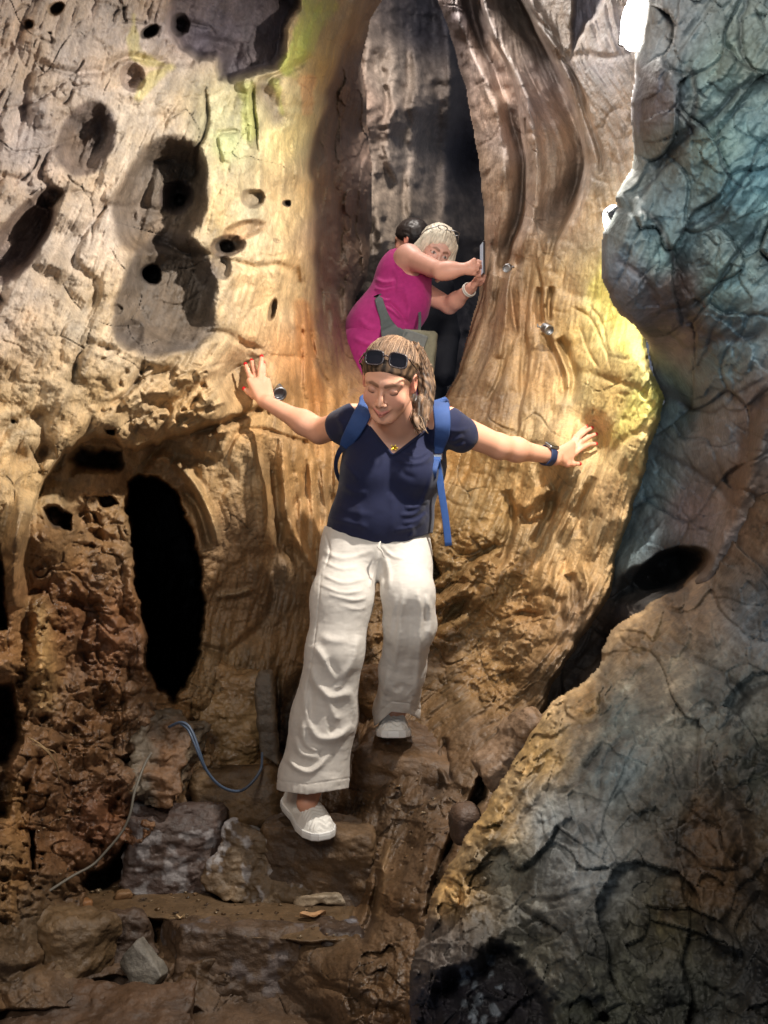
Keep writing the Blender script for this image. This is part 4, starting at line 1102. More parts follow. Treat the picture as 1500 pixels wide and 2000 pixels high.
def head_color(q, base, lip, brow, lids=None, iris=None, cheek=(.62, .25, .19)):
    c = np.tile(np.array(base, float), (len(q), 1))
    qa = q.copy(); qa[:, 0] = np.abs(q[:, 0])
    def blend(m, col):
        nonlocal c
        c = c * (1 - m[:, None]) + np.array(col) * m[:, None]
    blend(.35 * np.exp(-(ell(qa, (.040, .06, -.03), (.018, .02, .018)).clip(0) / .012) ** 2), cheek)
    blend(.5 * np.exp(-(ell(qa, (.079, -.008, -.004), (.012, .02, .03)).clip(0) / .01) ** 2), (.66, .20, .14))
    up = rc(qa, (.004, .0955, -.0665), (.0225, .083, -.060), .0050, .0028); lw = rc(qa, (.000, .0945, -.0745), (.020, .083, -.065), .0058, .003)
    blend(1 - sstep(-.0005, .0018, np.minimum(up, lw)), lip)
    blend(.75 * (1 - sstep(.0, .0018, rc(qa, (0, .098, -.0703), (.021, .086, -.0635), .0014, .0010))), (.10, .03, .03))
    bd = np.minimum(rc(qa, (.012, .088, .0195), (.030, .082, .0235), .0042, .0040), rc(qa, (.030, .082, .0235), (.048, .066, .018), .0038, .0018))
    blend(.85 * (1 - sstep(.0005, .004, bd)), brow)
    if iris is None:                               # lowered lids: lash line, shaded lid skin
        ln = np.minimum(rc(qa, (.019, .0775, -.0070), (.031, .0800, -.0085), .0012), rc(qa, (.031, .0800, -.0085), (.045, .0735, -.0055), .0014))
        blend(.95 * (1 - sstep(.0004, .0026, ln)), (.03, .018, .014))
        blend(.30 * (1 - sstep(.0, .006, ell(qa, (.031, .082, .002), (.015, .008, .009)))), (.30, .14, .11))
    else:
        e = ell(qa, (.031, .084, .000), (.0130, .008, .0050))
        blend(1 - sstep(-.001, .0012, e), (.62, .58, .56))
        blend(1 - sstep(-.0005, .001, ell(qa, (.031, .086, .000), (.0055, .009, .0055))), iris)
        ln = np.minimum(rc(qa, (.018, .079, .0015), (.031, .0825, .0065), .0014), rc(qa, (.031, .0825, .0065), (.045, .073, .0025), .0016))
        blend(.9 * (1 - sstep(.0002, .002, ln)), (.05, .03, .02))
    return c

def strand_tubes(mb, paths, rads, cols, seg=4):
    for P, r, c_ in zip(paths, rads, cols):
        n = len(P); rr = r * np.clip(np.minimum(np.arange(n) + .6, (n - np.arange(n)) * .7), 0, 1.0)
        mb.tube(P, np.maximum(rr, r * .15), seg, c_, cap=False)
# ------------------------------------------------------------------ materials of people and things
M_SKIN = plain('skin', (1, 1, 1), .48, spec=.4, attr=True, var=.06, bscale=300, bump=.12, sss=.12)
M_SKIN2 = plain('skin_smooth', (1, 1, 1), .5, spec=.4, attr=True, var=.06, bscale=300, sss=.1)  # skin without bump, for the people in the passage
M_HAIR = plain('hair_strands', (1, 1, 1), .58, spec=.3, attr=True, var=.15, bscale=500)
M_NAVY = plain('navy_jersey', srgb(19, 24, 54), .78, spec=.25, bump=.35, bscale=900, var=.12, sheen=.12)
M_LINEN = plain('white_linen', srgb(206, 199, 190), .85, spec=.2, bump=.5, bscale=700, var=.05, sheen=.1)
M_CANVAS = plain('white_canvas', srgb(232, 228, 220), .8, spec=.25, bump=.4, bscale=800, var=.04)
M_RUBBER = plain('white_rubber', srgb(226, 224, 220), .5, spec=.4, var=.05, bscale=100)
M_BLUE = plain('blue_webbing', srgb(44, 76, 132), .7, spec=.3, bump=.4, bscale=1200, var=.08)
M_BLUE2 = plain('blue_strap_padding', srgb(46, 70, 118), .7, spec=.3, bump=.4, bscale=900, var=.06)
M_BLACKGL = plain('dark_lens', srgb(22, 20, 26), .12, spec=.7, coat=.5)
M_FRAME = plain('dark_plastic', srgb(44, 32, 34), .25, spec=.6)
M_GOLD = plain('gold', srgb(214, 176, 60), .3, metal=.9)
M_SILVER = plain('brushed_steel', srgb(150, 150, 152), .42, metal=1.0, var=.15, bscale=80)
M_WATCH = plain('navy_silicone', srgb(28, 44, 78), .55)
M_GLASS = plain('black_glass', srgb(10, 10, 14), .08, spec=.7)

SKIN_A = srgb(214, 158, 130); SKIN_PALE = srgb(222, 172, 148); NAIL = srgb(206, 14, 30)

# ------------------------------------------------------------------ the woman in front
HC = W(760, 741, 2.86)                                 # head centre
HR = frame((-.25, -.80, -.52), (.04, -.50, .86))
def H(*l): return HC + HR @ np.array(l, float) * 0.94
HS = .94
def toH(p): return (p - HC) @ HR / HS

sh_l = W(690, 824, 3.06); sh_r = W(874, 830, 3.04)     # shoulders by side of the picture
el_l = W(624, 842, 3.18); wr_l = W(523, 787, 3.22)
el_r = W(975, 872, 3.16); wr_r = W(1083, 892, 3.30)
neck0 = H(0, -.025, -.05); neck1 = W(778, 835, 3.04)

# hands
dl_ = 3.25
palml_a = W(520, 785, 3.23); palml_b = W(505, 744, 3.27)
fl_ = [
 ([W(493, 748, 3.27), W(488, 735, 3.285), W(483, 722, 3.29), W(479, 711, 3.295)], .0080),
 ([W(500, 742, 3.28), W(497, 726, 3.31), W(494, 714, 3.325), W(491, 704, 3.335)], .0082),
 ([W(507, 740, 3.27), W(508, 724, 3.29), W(510, 709, 3.30), W(511, 696, 3.31)], .0080),
 ([W(514, 744, 3.27), W(515, 731, 3.285), W(515, 719, 3.30), W(515, 709, 3.31)], .0070)]
thl_ = ([W(507, 776, 3.24), W(495, 772, 3.25), W(486, 766, 3.26), W(477, 759, 3.265)], .0086)
handL = hand_sdf(palml_a, palml_b, W(516, 757, 3.27) - W(496, 757, 3.26), fl_, thl_, pw=.030)
palmr_a = W(1086, 892, 3.30); palmr_b = W(1116, 880, 3.36)
fr_ = [
 ([W(1118, 890, 3.36), W(1136, 875, 3.37), W(1150, 868, 3.385), W(1164, 867, 3.40)], .0080),
 ([W(1118, 883, 3.365), W(1134, 864, 3.38), W(1149, 854, 3.395), W(1164, 848, 3.41)], .0082),
 ([W(1115, 877, 3.375), W(1130, 855, 3.40), W(1143, 843, 3.415), W(1156, 836, 3.43)], .0080),
 ([W(1112, 872, 3.38), W(1124, 853, 3.41), W(1136, 841, 3.425), W(1146, 833, 3.44)], .0070)]
thr_ = ([W(1096, 900, 3.32), W(1108, 906, 3.33), W(1119, 906, 3.345), W(1132, 906, 3.36)], .0086)
handR = hand_sdf(palmr_a, palmr_b, W(1108, 872, 3.35) - W(1106, 900, 3.33), fr_, thr_, pw=.028)

def arm(p, s, e, w_, r0, r1, r2, r3):
    m = lmix(e, w_, .3)
    d = rc(p, s, e, r0, r1)
    d = smin(d, rc(p, e, m, r1, r2), .02)
    return smin(d, rc(p, m, w_, r2, r3), .03)

hipC = W(735, 1062, 3.12)
hip_l = W(690, 1090, 3.12); kn_l = W(664, 1270, 3.05); an_l = W(607, 1530, 3.08)
hip_r = W(788, 1086, 3.12); kn_r = W(797, 1190, 3.04); an_r = W(770, 1385, 3.34)

def torso(p, g=0.0):
    ch = W(770, 905, 3.10); wa = W(748, 985, 3.12); hp = W(736, 1062, 3.14)
    Rt = frame((.06, -1, -.12), (-.06, -.1, 1))
    d = ell(p, ch, (.150 + g, .100 + g, .150 + g), Rt)
    d = smin(d, ell(p, W(779, 840, 3.10), (.135 + g, .070 + g, .065 + g), Rt), .05)
    d = smin(d, ell(p, wa, (.125 + g, .095 + g, .14 + g), Rt), .06)
    d = smin(d, ell(p, hp, (.158 + g, .115 + g, .12 + g), Rt), .06)
    return d
def breasts(p, g=0.0):
    d = ell(p, W(722, 925, 3.04), (.062 + g, .062 + g, .062 + g))
    return np.minimum(d, ell(p, W(806, 925, 3.03), (.062 + g, .064 + g, .064 + g)))

def body(p):
    d = torso(p)
    d = smin(d, breasts(p), .03)
    d = smin(d, rc(p, neck0, neck1, .050, .056), .02)
    d = smin(d, rc(p, W(728, 822, 3.09), W(835, 824, 3.08), .045, .045), .05)
    # collar bones
    d = smin(d, rc(p, W(775, 848, 3.005), W(835, 832, 3.02), .006, .006), .012)
    d = smin(d, rc(p, W(765, 848, 3.005), W(715, 830, 3.03), .006, .006), .012)
    for s, e, w_ in ((sh_l, el_l, wr_l), (sh_r, el_r, wr_r)):
        d = smin(d, np.linalg.norm(p - s, axis=1) - .048, .03)
        d = smin(d, arm(p, s, e, w_, .047, .037, .034, .0225), .03)
    d = smin(d, handL(p), .014); d = smin(d, handR(p), .014)
    for a, b, c_ in ((hip_l, kn_l, an_l), (hip_r, kn_r, an_r)):
        d = smin(d, chain(p, [a, b, c_], [.070, .045, .032], .03), .03)
    # feet inside the shoes
    d = smin(d, rc(p, an_l, W(600, 1568, 3.03), .034, .032), .03)
    d = smin(d, rc(p, an_r, W(768, 1420, 3.29), .034, .030), .03)
    hd = head_sdf(toH(p)) * HS
    return smin(d, hd, .012)

def body_col(V):
    q = toH(V)
    c_ = np.tile(np.array(SKIN_A), (len(V), 1))
    m = np.linalg.norm(q, axis=1) < .16
    if m.any(): c_[m] = head_color(q[m], SKIN_A, srgb(192, 118, 104), srgb(120, 86, 66))
    red = srgb(206, 120, 100)
    for J, r in fl_ + fr_ + [thl_, thr_]:
        tip = np.asarray(J[-1]); pv = np.asarray(J[-2]); ax = (tip - pv) / np.linalg.norm(tip - pv)
        rel = V - tip; al = rel @ ax; dist = np.linalg.norm(rel, axis=1)
        back = rel @ np.array([0, -1.0, .25])
        mm = (dist < r * 1.35) & (al > -r * .55) & (back > .0005)
        c_[mm] = NAIL
        k = np.exp(-(np.linalg.norm(V - np.asarray(J[1]), axis=1) / .009) ** 2)[:, None] * .35
        c_ = c_ * (1 - k) + np.array(red) * k
    return c_

woman = empty('person', (hipC[0], hipC[1], .56), 'woman in navy shirt and white trousers bracing her hands on the rock walls', 'person')
sdf_obj('body', body, (-.50, 2.70, .50), (.80, 3.52, 2.10), .0026, M_SKIN, woman, body_col)

# ---- T-shirt
sl_l = W(668, 834, 3.10); sl_r = W(902, 850, 3.08)
def shirt_folds(p):
    return fold_field(p, [
     ([(770,892),(800,905),(830,900),(848,880)], .005, 5), ([(782,886),(812,893),(840,880)], .004, 4), ([(775,900),(790,925),(815,935)], -.003, 6),
     ([(846,905),(838,950),(822,985)], .005, 5), ([(836,975),(815,990),(790,992)], .006, 5), ([(830,988),(808,1004),(780,1006)], .006, 5), ([(834,1002),(812,1018),(785,1022)], .006, 5),
     ([(830,1014),(806,1030),(770,1036)], .005, 5), ([(640,1010),(680,1020),(720,1030)], .004, 6), ([(650,985),(690,1000),(730,1006)], .003, 7), ([(664,945),(690,960),(720,965)], .004, 7),
     ([(668,900),(690,925),(700,940)], .004, 6), ([(860,850),(885,862),(905,850)], .004, 5), ([(868,862),(890,872),(910,866)], .004, 4), ([(862,836),(890,842),(918,838)], .003, 5),
     ([(655,812),(670,830),(668,850)], .004, 6), ([(700,985),(705,1015),(712,1040)], .003, 8), ([(760,960),(770,1000),(764,1045)], .003, 9), ([(800,1025),(806,1040),(800,1050)], .005, 5)])
vn_c = W(768, 886, 2.98)
def shirt_raw(p, g=.010):
    d = torso(p, g)
    d = smin(d, breasts(p, g * .9), .045)
    d = smin(d, ell(p, W(745, 1010, 3.10), (.145, .118, .10)), .05)
    d = smin(d, rc(p, W(726, 824, 3.09), W(836, 826, 3.08), .050, .050), .04)
    d = smin(d, rc(p, sh_l, sl_l, .056, .055), .025)
    d = smin(d, rc(p, sh_r, sl_r, .056, .054), .025)
    return d
def shirt(p):
    d = shirt_raw(p)
    d = d - shirt_folds(p) - .0015 * fbm3(p, 18, 2, 5)
    x, y = pix(p)
    # V neck (a wedge open towards the neck), hem and sleeve ends
    s_ = 2.98 / FPX
    vl = ((x - 768) * .765 - (y - 887) * .644) * s_
    vr = (-(x - 768) * .618 - (y - 887) * .787) * s_
    neck = np.minimum(vl, vr)
    cut = np.minimum(neck, (3.075 - p[:, 1]) )               # only the front opens
    d = smax(d, cut, .004)
    d = np.maximum(d, -(np.linalg.norm(p - lmix(neck0, neck1, .75), axis=1) - .070))
    hem = np.interp(x, [600, 632, 690, 745, 790, 835, 870], [1022, 1030, 1048, 1062, 1058, 1044, 1036])
    d = np.maximum(d, (y - hem - 2.0 * vn2(x / 14, x * 0, 3)) * s_)
    nl = (sl_l - sh_l); nl = nl / np.linalg.norm(nl); nr = (sl_r - sh_r); nr = nr / np.linalg.norm(nr)
    lim_l = (p - (sl_l + nl * .018)) @ nl; lim_r = (p - (sl_r + nr * .028)) @ nr
    d = np.maximum(d, np.where(p[:, 2] > W(0, 880, 3.1)[2], lim_l, -1)); d = np.maximum(d, np.where(p[:, 2] > W(0, 900, 3.1)[2], lim_r, -1))
    inner = shirt_raw(p, .004) + .0035
    return np.maximum(d, -inner - .0) if False else d
sh_o = sdf_obj('shirt', shirt, (-.25, 2.82, 1.36), (.32, 3.34, 1.90), .003, M_NAVY, woman)
# neck band
mb = MB()
def on_chest(px, py, off=.003):
    """march from the camera to the shirt surface"""
    o_ = np.array([0, 0, CAMZ]); d_ = W(px, py, 1.0) - o_; t = 2.6
    for i in range(60):
        v = float(shirt_raw((o_ + d_ * t)[None])[0]); t += v * .8
    return o_ + d_ * (t - off)
nb = [on_chest(x, y, .002) for x, y in [(722,834),(734,849),(746,864),(757,877),(768,888),(784,879),(802,865),(820,850),(836,836)]]
mb.tube(spline(nb, 40), .0042, 8)
mb.build('neckline', M_NAVY, woman)

# ---- wide trousers
tf_l = [
 ([(636,1042),(644,1078),(634,1112)], -.004, 2.2), ([(628,1110),(616,1240),(590,1400)], -.002, 1.6),
 ([(628,1095),(665,1110),(700,1108)], .004, 4), ([(626,1120),(670,1138),(715,1130)], .0045, 4), ([(624,1140),(668,1158),(712,1152)], .004, 4), ([(640,1160),(690,1172),(718,1166)], .004, 4),
 ([(630,1075),(670,1090),(730,1075)], .005, 5), ([(742,1075),(732,1110),(724,1150)], .006, 4), ([(660,1182),(700,1190),(716,1184)], .003, 4),
 ([(612,1258),(640,1300),(668,1345)], .014, 8), ([(624,1240),(650,1252),(680,1250)], .006, 8), ([(700,1240),(690,1290),(665,1328)], .010, 8), ([(640,1285),(655,1320),(662,1340)], -.012, 8),
 ([(606,1300),(620,1340),(650,1362),(690,1352)], .012, 8), ([(628,1335),(650,1390),(660,1410)], .010, 8), ([(596,1350),(600,1400),(620,1440),(660,1440),(690,1415)], .014, 8),
 ([(590,1400),(596,1450),(626,1470)], .012, 7), ([(640,1400),(655,1420),(640,1430)], -.008, 8), ([(576,1440),(590,1472),(625,1480)], .011, 7), ([(560,1480),(580,1500),(610,1506),(650,1470)], .012, 6),
 ([(670,1340),(700,1400),(690,1500)], .006, 12), ([(612,1330),(606,1380),(600,1420)], -.008, 9), ([(655,1450),(650,1490),(652,1520)], -.004, 12)]
tf_r = [
 ([(748,1080),(760,1120),(756,1150)], .006, 6), ([(790,1150),(782,1200),(776,1260),(764,1330)], .008, 6), ([(815,1150),(822,1200),(818,1290),(812,1360)], .008, 6), ([(775,1160),(765,1210),(760,1260)], .006, 6),
 ([(800,1170),(800,1240),(790,1300)], -.006, 8), ([(832,1160),(842,1210),(836,1250)], .008, 6), ([(760,1300),(750,1350),(738,1395)], .008, 6), ([(806,1360),(800,1385),(812,1400)], .006, 5),
 ([(744,1065),(765,1085),(790,1090)], .004, 4), ([(745,1100),(752,1130),(750,1160)], -.004, 5), ([(770,1350),(785,1340),(800,1352)], -.008, 8)]
hemL = W(612, 1522, 3.05); hemR = W(775, 1388, 3.28)
def pants(p):
    hp = W(735, 1068, 3.13)
    d = ell(p, hp, (.166, .128, .105))
    d = smin(d, ell(p, W(735, 1040, 3.13), (.158, .118, .09)), .03)
    L = chain(p, [W(684, 1090, 3.10), W(668, 1170, 3.02), W(655, 1270, 3.00), W(632, 1400, 3.04), hemL, W(610, 1570, 3.04)], [.092, .088, .082, .092, .100, .103], .03)
    Rr = chain(p, [W(790, 1090, 3.09), W(797, 1160, 2.99), W(800, 1220, 3.02), W(786, 1310, 3.15), hemR, W(773, 1430, 3.33)], [.084, .074, .074, .067, .070, .072], .03)
    d = smin(d, L, .03); d = smin(d, Rr, .02)
    x, y = pix(p)
    d = d - .85 * fold_field(p, tf_l + tf_r) - .0022 * fbm3(p, 14, 3, 6) - .0013 * fbm3(p * np.array([.6, 1, 1.6]), 40, 3, 16)
    # hems
    s_ = 3.05 / FPX
    hl = np.interp(x, [530, 550, 600, 680, 720], [1536, 1546, 1552, 1540, 1530])
    hr = np.interp(x, [715, 735, 765, 800, 822], [1424, 1414, 1388, 1392, 1404])
    isL = (x < 722)
    d = np.maximum(d, np.where(isL, (y - hl) * s_, (y - hr - 2) * s_))
    # stitched hem band
    d = d + .0016 * np.where(isL, np.exp(-((y - hl + 20) / 1.5) ** 2), np.exp(-((y - hr + 18) / 1.5) ** 2)) - .0005 * np.where(isL & (y > hl - 19), np.sin(x * .45 + 3 * vn2(x / 20, y / 20, 4)), 0)
    # hollow legs
    inn = np.minimum(rc(p, W(648, 1420, 3.04), W(608, 1600, 3.04), .045, .078), rc(p, W(780, 1330, 3.18), W(772, 1450, 3.34), .040, .058))
    d = np.maximum(d, -inn)
    top = np.interp(x, [600, 632, 690, 745, 790, 835, 870], [1018, 1026, 1040, 1054, 1050, 1036, 1028])
    return np.maximum(d, (top - y) * s_)
sdf_obj('trousers', pants, (-.38, 2.80, .58), (.22, 3.50, 1.52), .003, M_LINEN, woman)
mb = MB()
mb.tube(spline([W(743, 1058, 2.985), W(741, 1068, 2.975), W(747, 1078, 2.97), W(750, 1088, 2.972)], 14), .0022, 6)
mb.tube(spline([W(743, 1058, 2.985), W(738, 1066, 2.975), W(742, 1074, 2.972)], 14), .0020, 6)
mb.build('drawstring', M_LINEN, woman)

# ---- shoes
def shoe(name, heel, toe, up, wid, hgt):
    f = np.asarray(toe) - np.asarray(heel); ln = np.linalg.norm(f)
    R = frame(f, up); c0 = (np.asarray(toe) + np.asarray(heel)) / 2
    def loc(p): return (p - c0) @ R
    def outline(q, g=0.0):
        t = q[:, 1] / ln                           # -0.5 heel .. 0.5 toe
        hw = wid / 2 * (np.interp(t, [-.5, -.42, -.3, -.05, .2, .36, .46, .5], [.35, .62, .74, .78, 1.0, .94, .66, .3])) + g
        return np.maximum(np.abs(q[:, 0]) - hw, np.abs(q[:, 1]) - ln / 2 - g)
    def sole(p):
        q = loc(p); o_ = outline(q, .002)
        d = smax(o_, np.abs(q[:, 2] - .012) - .012, .006)
        return d + .0012 * np.exp(-((q[:, 2] - .019) / .0016) ** 2)
    def upper(p):
        q = loc(p); t = q[:, 1] / ln
        hh = hgt * np.interp(t, [-.5, -.42, -.2, -.08, .1, .3, .45, .5], [.85, 1.0, .96, 1.05, .90, .62, .38, .18])
        side = outline(q, -.002) + np.clip(q[:, 2] - .02, 0, 1) * .45
        d = smax(side, q[:, 2] - .016 - hh, .022)
        d = smax(d, -(q[:, 2] - .014), .002)
        foot = ell(q, (0, -.25 * ln, .020 + hgt * 1.05), (.030, .21 * ln, .046))
        d = smax(d, -foot, .003)
        # pleats across the vamp
        pl = np.where((t > -.06) & (q[:, 2] > .03) & (np.abs(q[:, 0]) < .038), .0013 * np.sin((q[:, 1] + .006 * np.sin(q[:, 0] * 130)) * 480), 0)
        d = d - pl
        return d + .002 * np.exp(-((np.abs(q[:, 0]) - .031) / .0018) ** 2) * (t > -.06) * (t < .02)
    lo = np.minimum(heel, toe) - .10; hi = np.maximum(heel, toe) + .13
    s = sdf_obj(name, upper, lo, hi, .0022, M_CANVAS, woman)
    sdf_obj('sole', sole, lo, hi, .0022, M_RUBBER, s)
    return s
shoeL = shoe('shoe', W(563, 1568, 3.22), W(634, 1642, 2.95), (.02, -.12, 1), .110, .082)
shoeR = shoe('shoe', W(767, 1420, 3.47), W(769, 1442, 3.225), (0, .10, 1), .112, .072)

# ---- hair: swept back into a side ponytail
HCOL = [srgb(92, 68, 50), srgb(118, 92, 70), srgb(66, 48, 36), srgb(150, 124, 98), srgb(52, 38, 28), srgb(104, 74, 50)]
def hair_mass(p):
    q = toH(p)
    d = ell(q, (0, -.016, .036), (.081, .098, .087))
    n = q[:, 1] * .75 - q[:, 2] * .66
    hl = .022 - .22 * np.clip(np.abs(q[:, 0]) - .03, 0, 1)
    d = smax(d, n - hl, .010)
    d = np.maximum(d, -(ell(q, (.080, -.004, -.010), (.022, .026, .034))))
    d = np.maximum(d, -(ell(q, (-.078, -.004, -.006), (.016, .022, .030))))
    d = smax(d, -(q[:, 2] + .075), .01)
    # combed relief
    ang = np.arctan2(q[:, 0], q[:, 2] - .0 + .03)
    fade = sstep(.0, .03, hl - n)
    d = d - fade * (.0008 * np.sin(ang * 30 + 7 * fbm3(q, 14, 3, 9)) + .004 * fbm3(q * np.array([1, .35, 1]), 42, 3, 8))
    return d
tail = [W(800, 676, 2.97), W(816, 690, 2.99), W(830, 728, 3.0), W(834, 765, 2.99), W(830, 798, 2.97), W(826, 836, 2.93)]
tr_ = [.016, .019, .021, .021, .019, .005]
tail2 = [W(826, 790, 2.96), W(818, 806, 2.95), W(812, 822, 2.93), W(818, 838, 2.915)]
def hair_tail(p):
    d = chain(p, spline(tail, 12), np.interp(np.linspace(0, 5, 12), range(6), tr_), .01)
    d = smin(d, chain(p, [H(.068, -.040, .02), H(.060, -.050, -.04), W(820, 788, 2.97), W(822, 806, 2.95)], [.026, .022, .018, .014], .01), .01)
    d = smin(d, chain(p, tail2, [.015, .013, .010, .004], .01), .01)
    return d + 0.0015 * np.sin(p[:, 0] * 420 + 5 * fbm3(p, 14, 3, 4)) + .005 * fbm3(p * np.array([1, 1, .2]), 120, 2, 3)
def hair(p): return smin(hair_mass(p), hair_tail(p), .012)
def hair_col(V):
    q = toH(V)
    m = (.5 + .5 * np.sin(np.arctan2(q[:, 0], q[:, 2] + .03) * 30 + 7 * fbm3(q, 14, 3, 9)))[:, None]
    m2 = sstep(-.4, .4, fbm3(V * np.array([1, 1, .3]), 110, 2, 17))[:, None]
    c_ = np.array(HCOL[4]) * (1 - m) + np.array(HCOL[1]) * m
    return c_ * (.55 + .6 * m2)
V_, F_ = mesh_sdf(hair, H(0, 0, 0) - .19, H(0, 0, 0) + np.array([.17, .22, .20]), .0024)
hm = MB(); hm.V = [V_]; hm.F = F_.tolist(); hm.n = len(V_); hm.C = [hair_col(V_)]
rr_ = np.random.RandomState(21)
paths = []; rads = []; cols_ = []
root = toH(np.array([tail[0]]))[0]
for k in range(300):
    a0 = rr_.uniform(-1.35, 1.35)
    st = np.array([math.sin(a0) * .080, .050 - .080 * abs(math.sin(a0)) ** 2.2 - abs(rr_.normal(0, .006)), .030 + .052 * math.cos(a0)])
    jit = rr_.uniform(-.3, .3)
    P = []
    for t in np.linspace(0, 1, 12):
        v = st * (1 - t) + root * t + np.array([0, 0, .030 * math.sin(math.pi * t)]) + np.array([.01 * jit * math.sin(3 * t), 0, 0])
        v = v - np.array([0, -.016, .036])
        v = v / math.sqrt((v[0] / .0845) ** 2 + (v[1] / .1005) ** 2 + (v[2] / .0895) ** 2) * (1 + rr_.uniform(-.012, .006))
        P.append(H(*(v + np.array([0, -.016, .036]))))
    paths.append(np.array(P)); rads.append(rr_.uniform(.0006, .0011)); cols_.append(np.array(HCOL[rr_.randint(6)]) * .6 + np.array(HCOL[1]) * .4)
tp = spline(tail, 30); trr = np.interp(np.linspace(0, 5, 30), range(6), tr_)
for k in range(240):
    a0 = rr_.uniform(0, 2 * math.pi); ph = rr_.uniform(0, 6); i1 = rr_.randint(20, 30)
    rr1 = rr_.uniform(.93, 1.04)
    idx = np.arange(0, i1)
    wob = .0018 * np.sin(idx * .35 + ph)
    T_ = np.gradient(tp, axis=0)[idx]; T_ /= np.linalg.norm(T_, axis=1)[:, None]
    A_ = np.cross(T_, [0, 1.0, 0]); A_ /= np.linalg.norm(A_, axis=1)[:, None]; B_ = np.cross(T_, A_)
    P = tp[idx] + A_ * ((math.cos(a0) * rr1) * trr[idx] + wob)[:, None] + B_ * (math.sin(a0) * rr1 * trr[idx])[:, None]
    paths.append(P); rads.append(rr_.uniform(.0005, .0011)); cols_.append(np.array(HCOL[rr_.randint(6)]) * .6 + np.array(HCOL[0]) * .4)
for k in range(36):
    o_ = rr_.uniform(-.010, .010, 3)
    P = spline([W(832, 760, 2.98) + o_, W(822, 778, 2.97) + o_, W(812 + rr_.uniform(-6, 8), 802, 2.95) + o_, W(812 + rr_.uniform(-6, 8), 822, 2.93) + o_, W(822 + rr_.uniform(-8, 8), 842, 2.92) + o_], 16)
    paths.append(P); rads.append(rr_.uniform(.0008, .0015)); cols_.append(np.array(HCOL[rr_.randint(6)]) * .6 + np.array(HCOL[0]) * .4)
strand_tubes(hm, paths, rads, cols_)
hm.build('hair', M_HAIR, woman)

# ---- things she wears or carries
sg = empty('sunglasses', H(0, .05, .09), 'dark sunglasses pushed up into the brown hair of the woman in navy', 'sunglasses')
gR = HR @ np.array([[1, 0, 0], [0, math.cos(.5), -math.sin(.5)], [0, math.sin(.5), math.cos(.5)]])
GC = H(-.006, .072, .099)
for sx in (-1, 1):
    cc = GC + gR @ np.array([sx * .033, -.004, 0])
    def rim(p, cc=cc, sx=sx):
        q = (p - cc) @ gR; q[:, 0] *= sx
        cy = q[:, 1] + 1.8 * q[:, 0] ** 2
        o_ = ((np.abs(q[:, 0]) / 1.28) ** 3.2 + np.abs(q[:, 2] + .08 * q[:, 0]) ** 3.2) ** (1 / 3.2) - .0192
        return smax(np.abs(o_) - .0020, np.abs(cy) - .0028, .001)
    def lens(p, cc=cc, sx=sx):
        q = (p - cc) @ gR; q[:, 0] *= sx
        cy = q[:, 1] + 1.8 * q[:, 0] ** 2
        o_ = ((np.abs(q[:, 0]) / 1.28) ** 3.2 + np.abs(q[:, 2] + .08 * q[:, 0]) ** 3.2) ** (1 / 3.2) - .0188
        return smax(o_, np.abs(cy) - .0012, .0008)
    r_ = sdf_obj('rim', rim, cc - .04, cc + .04, .0011, M_FRAME, sg)
    sdf_obj('lens', lens, cc - .04, cc + .04, .0011, M_BLACKGL, r_)
    mb = MB()
    a = GC + gR @ np.array([sx * .062, -.006, .008]); b_ = H(sx * .0865, .02, .055); e_ = H(sx * .084, -.03, .012)
    mb.tube(spline([a, b_, H(sx * .0885, -.01, .03), e_], 14), .0019, 6, flat=1.6)
    mb.build('temple_arm', M_FRAME, sg)
mb = MB(); mb.tube(spline([GC + gR @ np.array([-.007, .0, .006]), GC + gR @ np.array([0, .003, .009]), GC + gR @ np.array([.007, .0, .006])], 8), .002, 6); mb.build('bridge', M_FRAME, sg)

mb = MB(); ec = W(810, 772, 2.885)
th = np.linspace(0, 2 * math.pi, 28)
mb.tube(np.stack([ec[0] + .005 * np.cos(th), ec[1] + .006 * np.cos(th), ec[2] + .0145 * np.sin(th)], 1), .0010, 6, cap=False)
tag(mb.build('hoop_earring', M_SILVER), 'thin hoop earring hanging below the reddish ear beside the ponytail', 'earring')
mb = MB(); pc = on_chest(770, 876, .0) + np.array([0, .004, .0])
def leaf(V_): return V_
for k in range(5):
    a0 = math.radians([200, 130, 70, 10, 320][k]); L_ = [.010, .014, .013, .012, .008][k]
    tip = pc + np.array([math.cos(a0) * L_, -.004, math.sin(a0) * L_]); s1_ = np.array([-math.sin(a0), 0, math.cos(a0)]) * .0036
    mid = pc + (tip - pc) * .45
    mb.add([pc, mid + s1_, tip, mid - s1_, mid + np.array([0, -.003, 0])], [[0, 4, 1], [1, 4, 2], [2, 4, 3], [3, 4, 0]])
pd = mb.build('pendant', M_GOLD, smooth=False)
tag(pd, 'small gold leaf-shaped pendant lying in the V of the navy shirt', 'pendant')
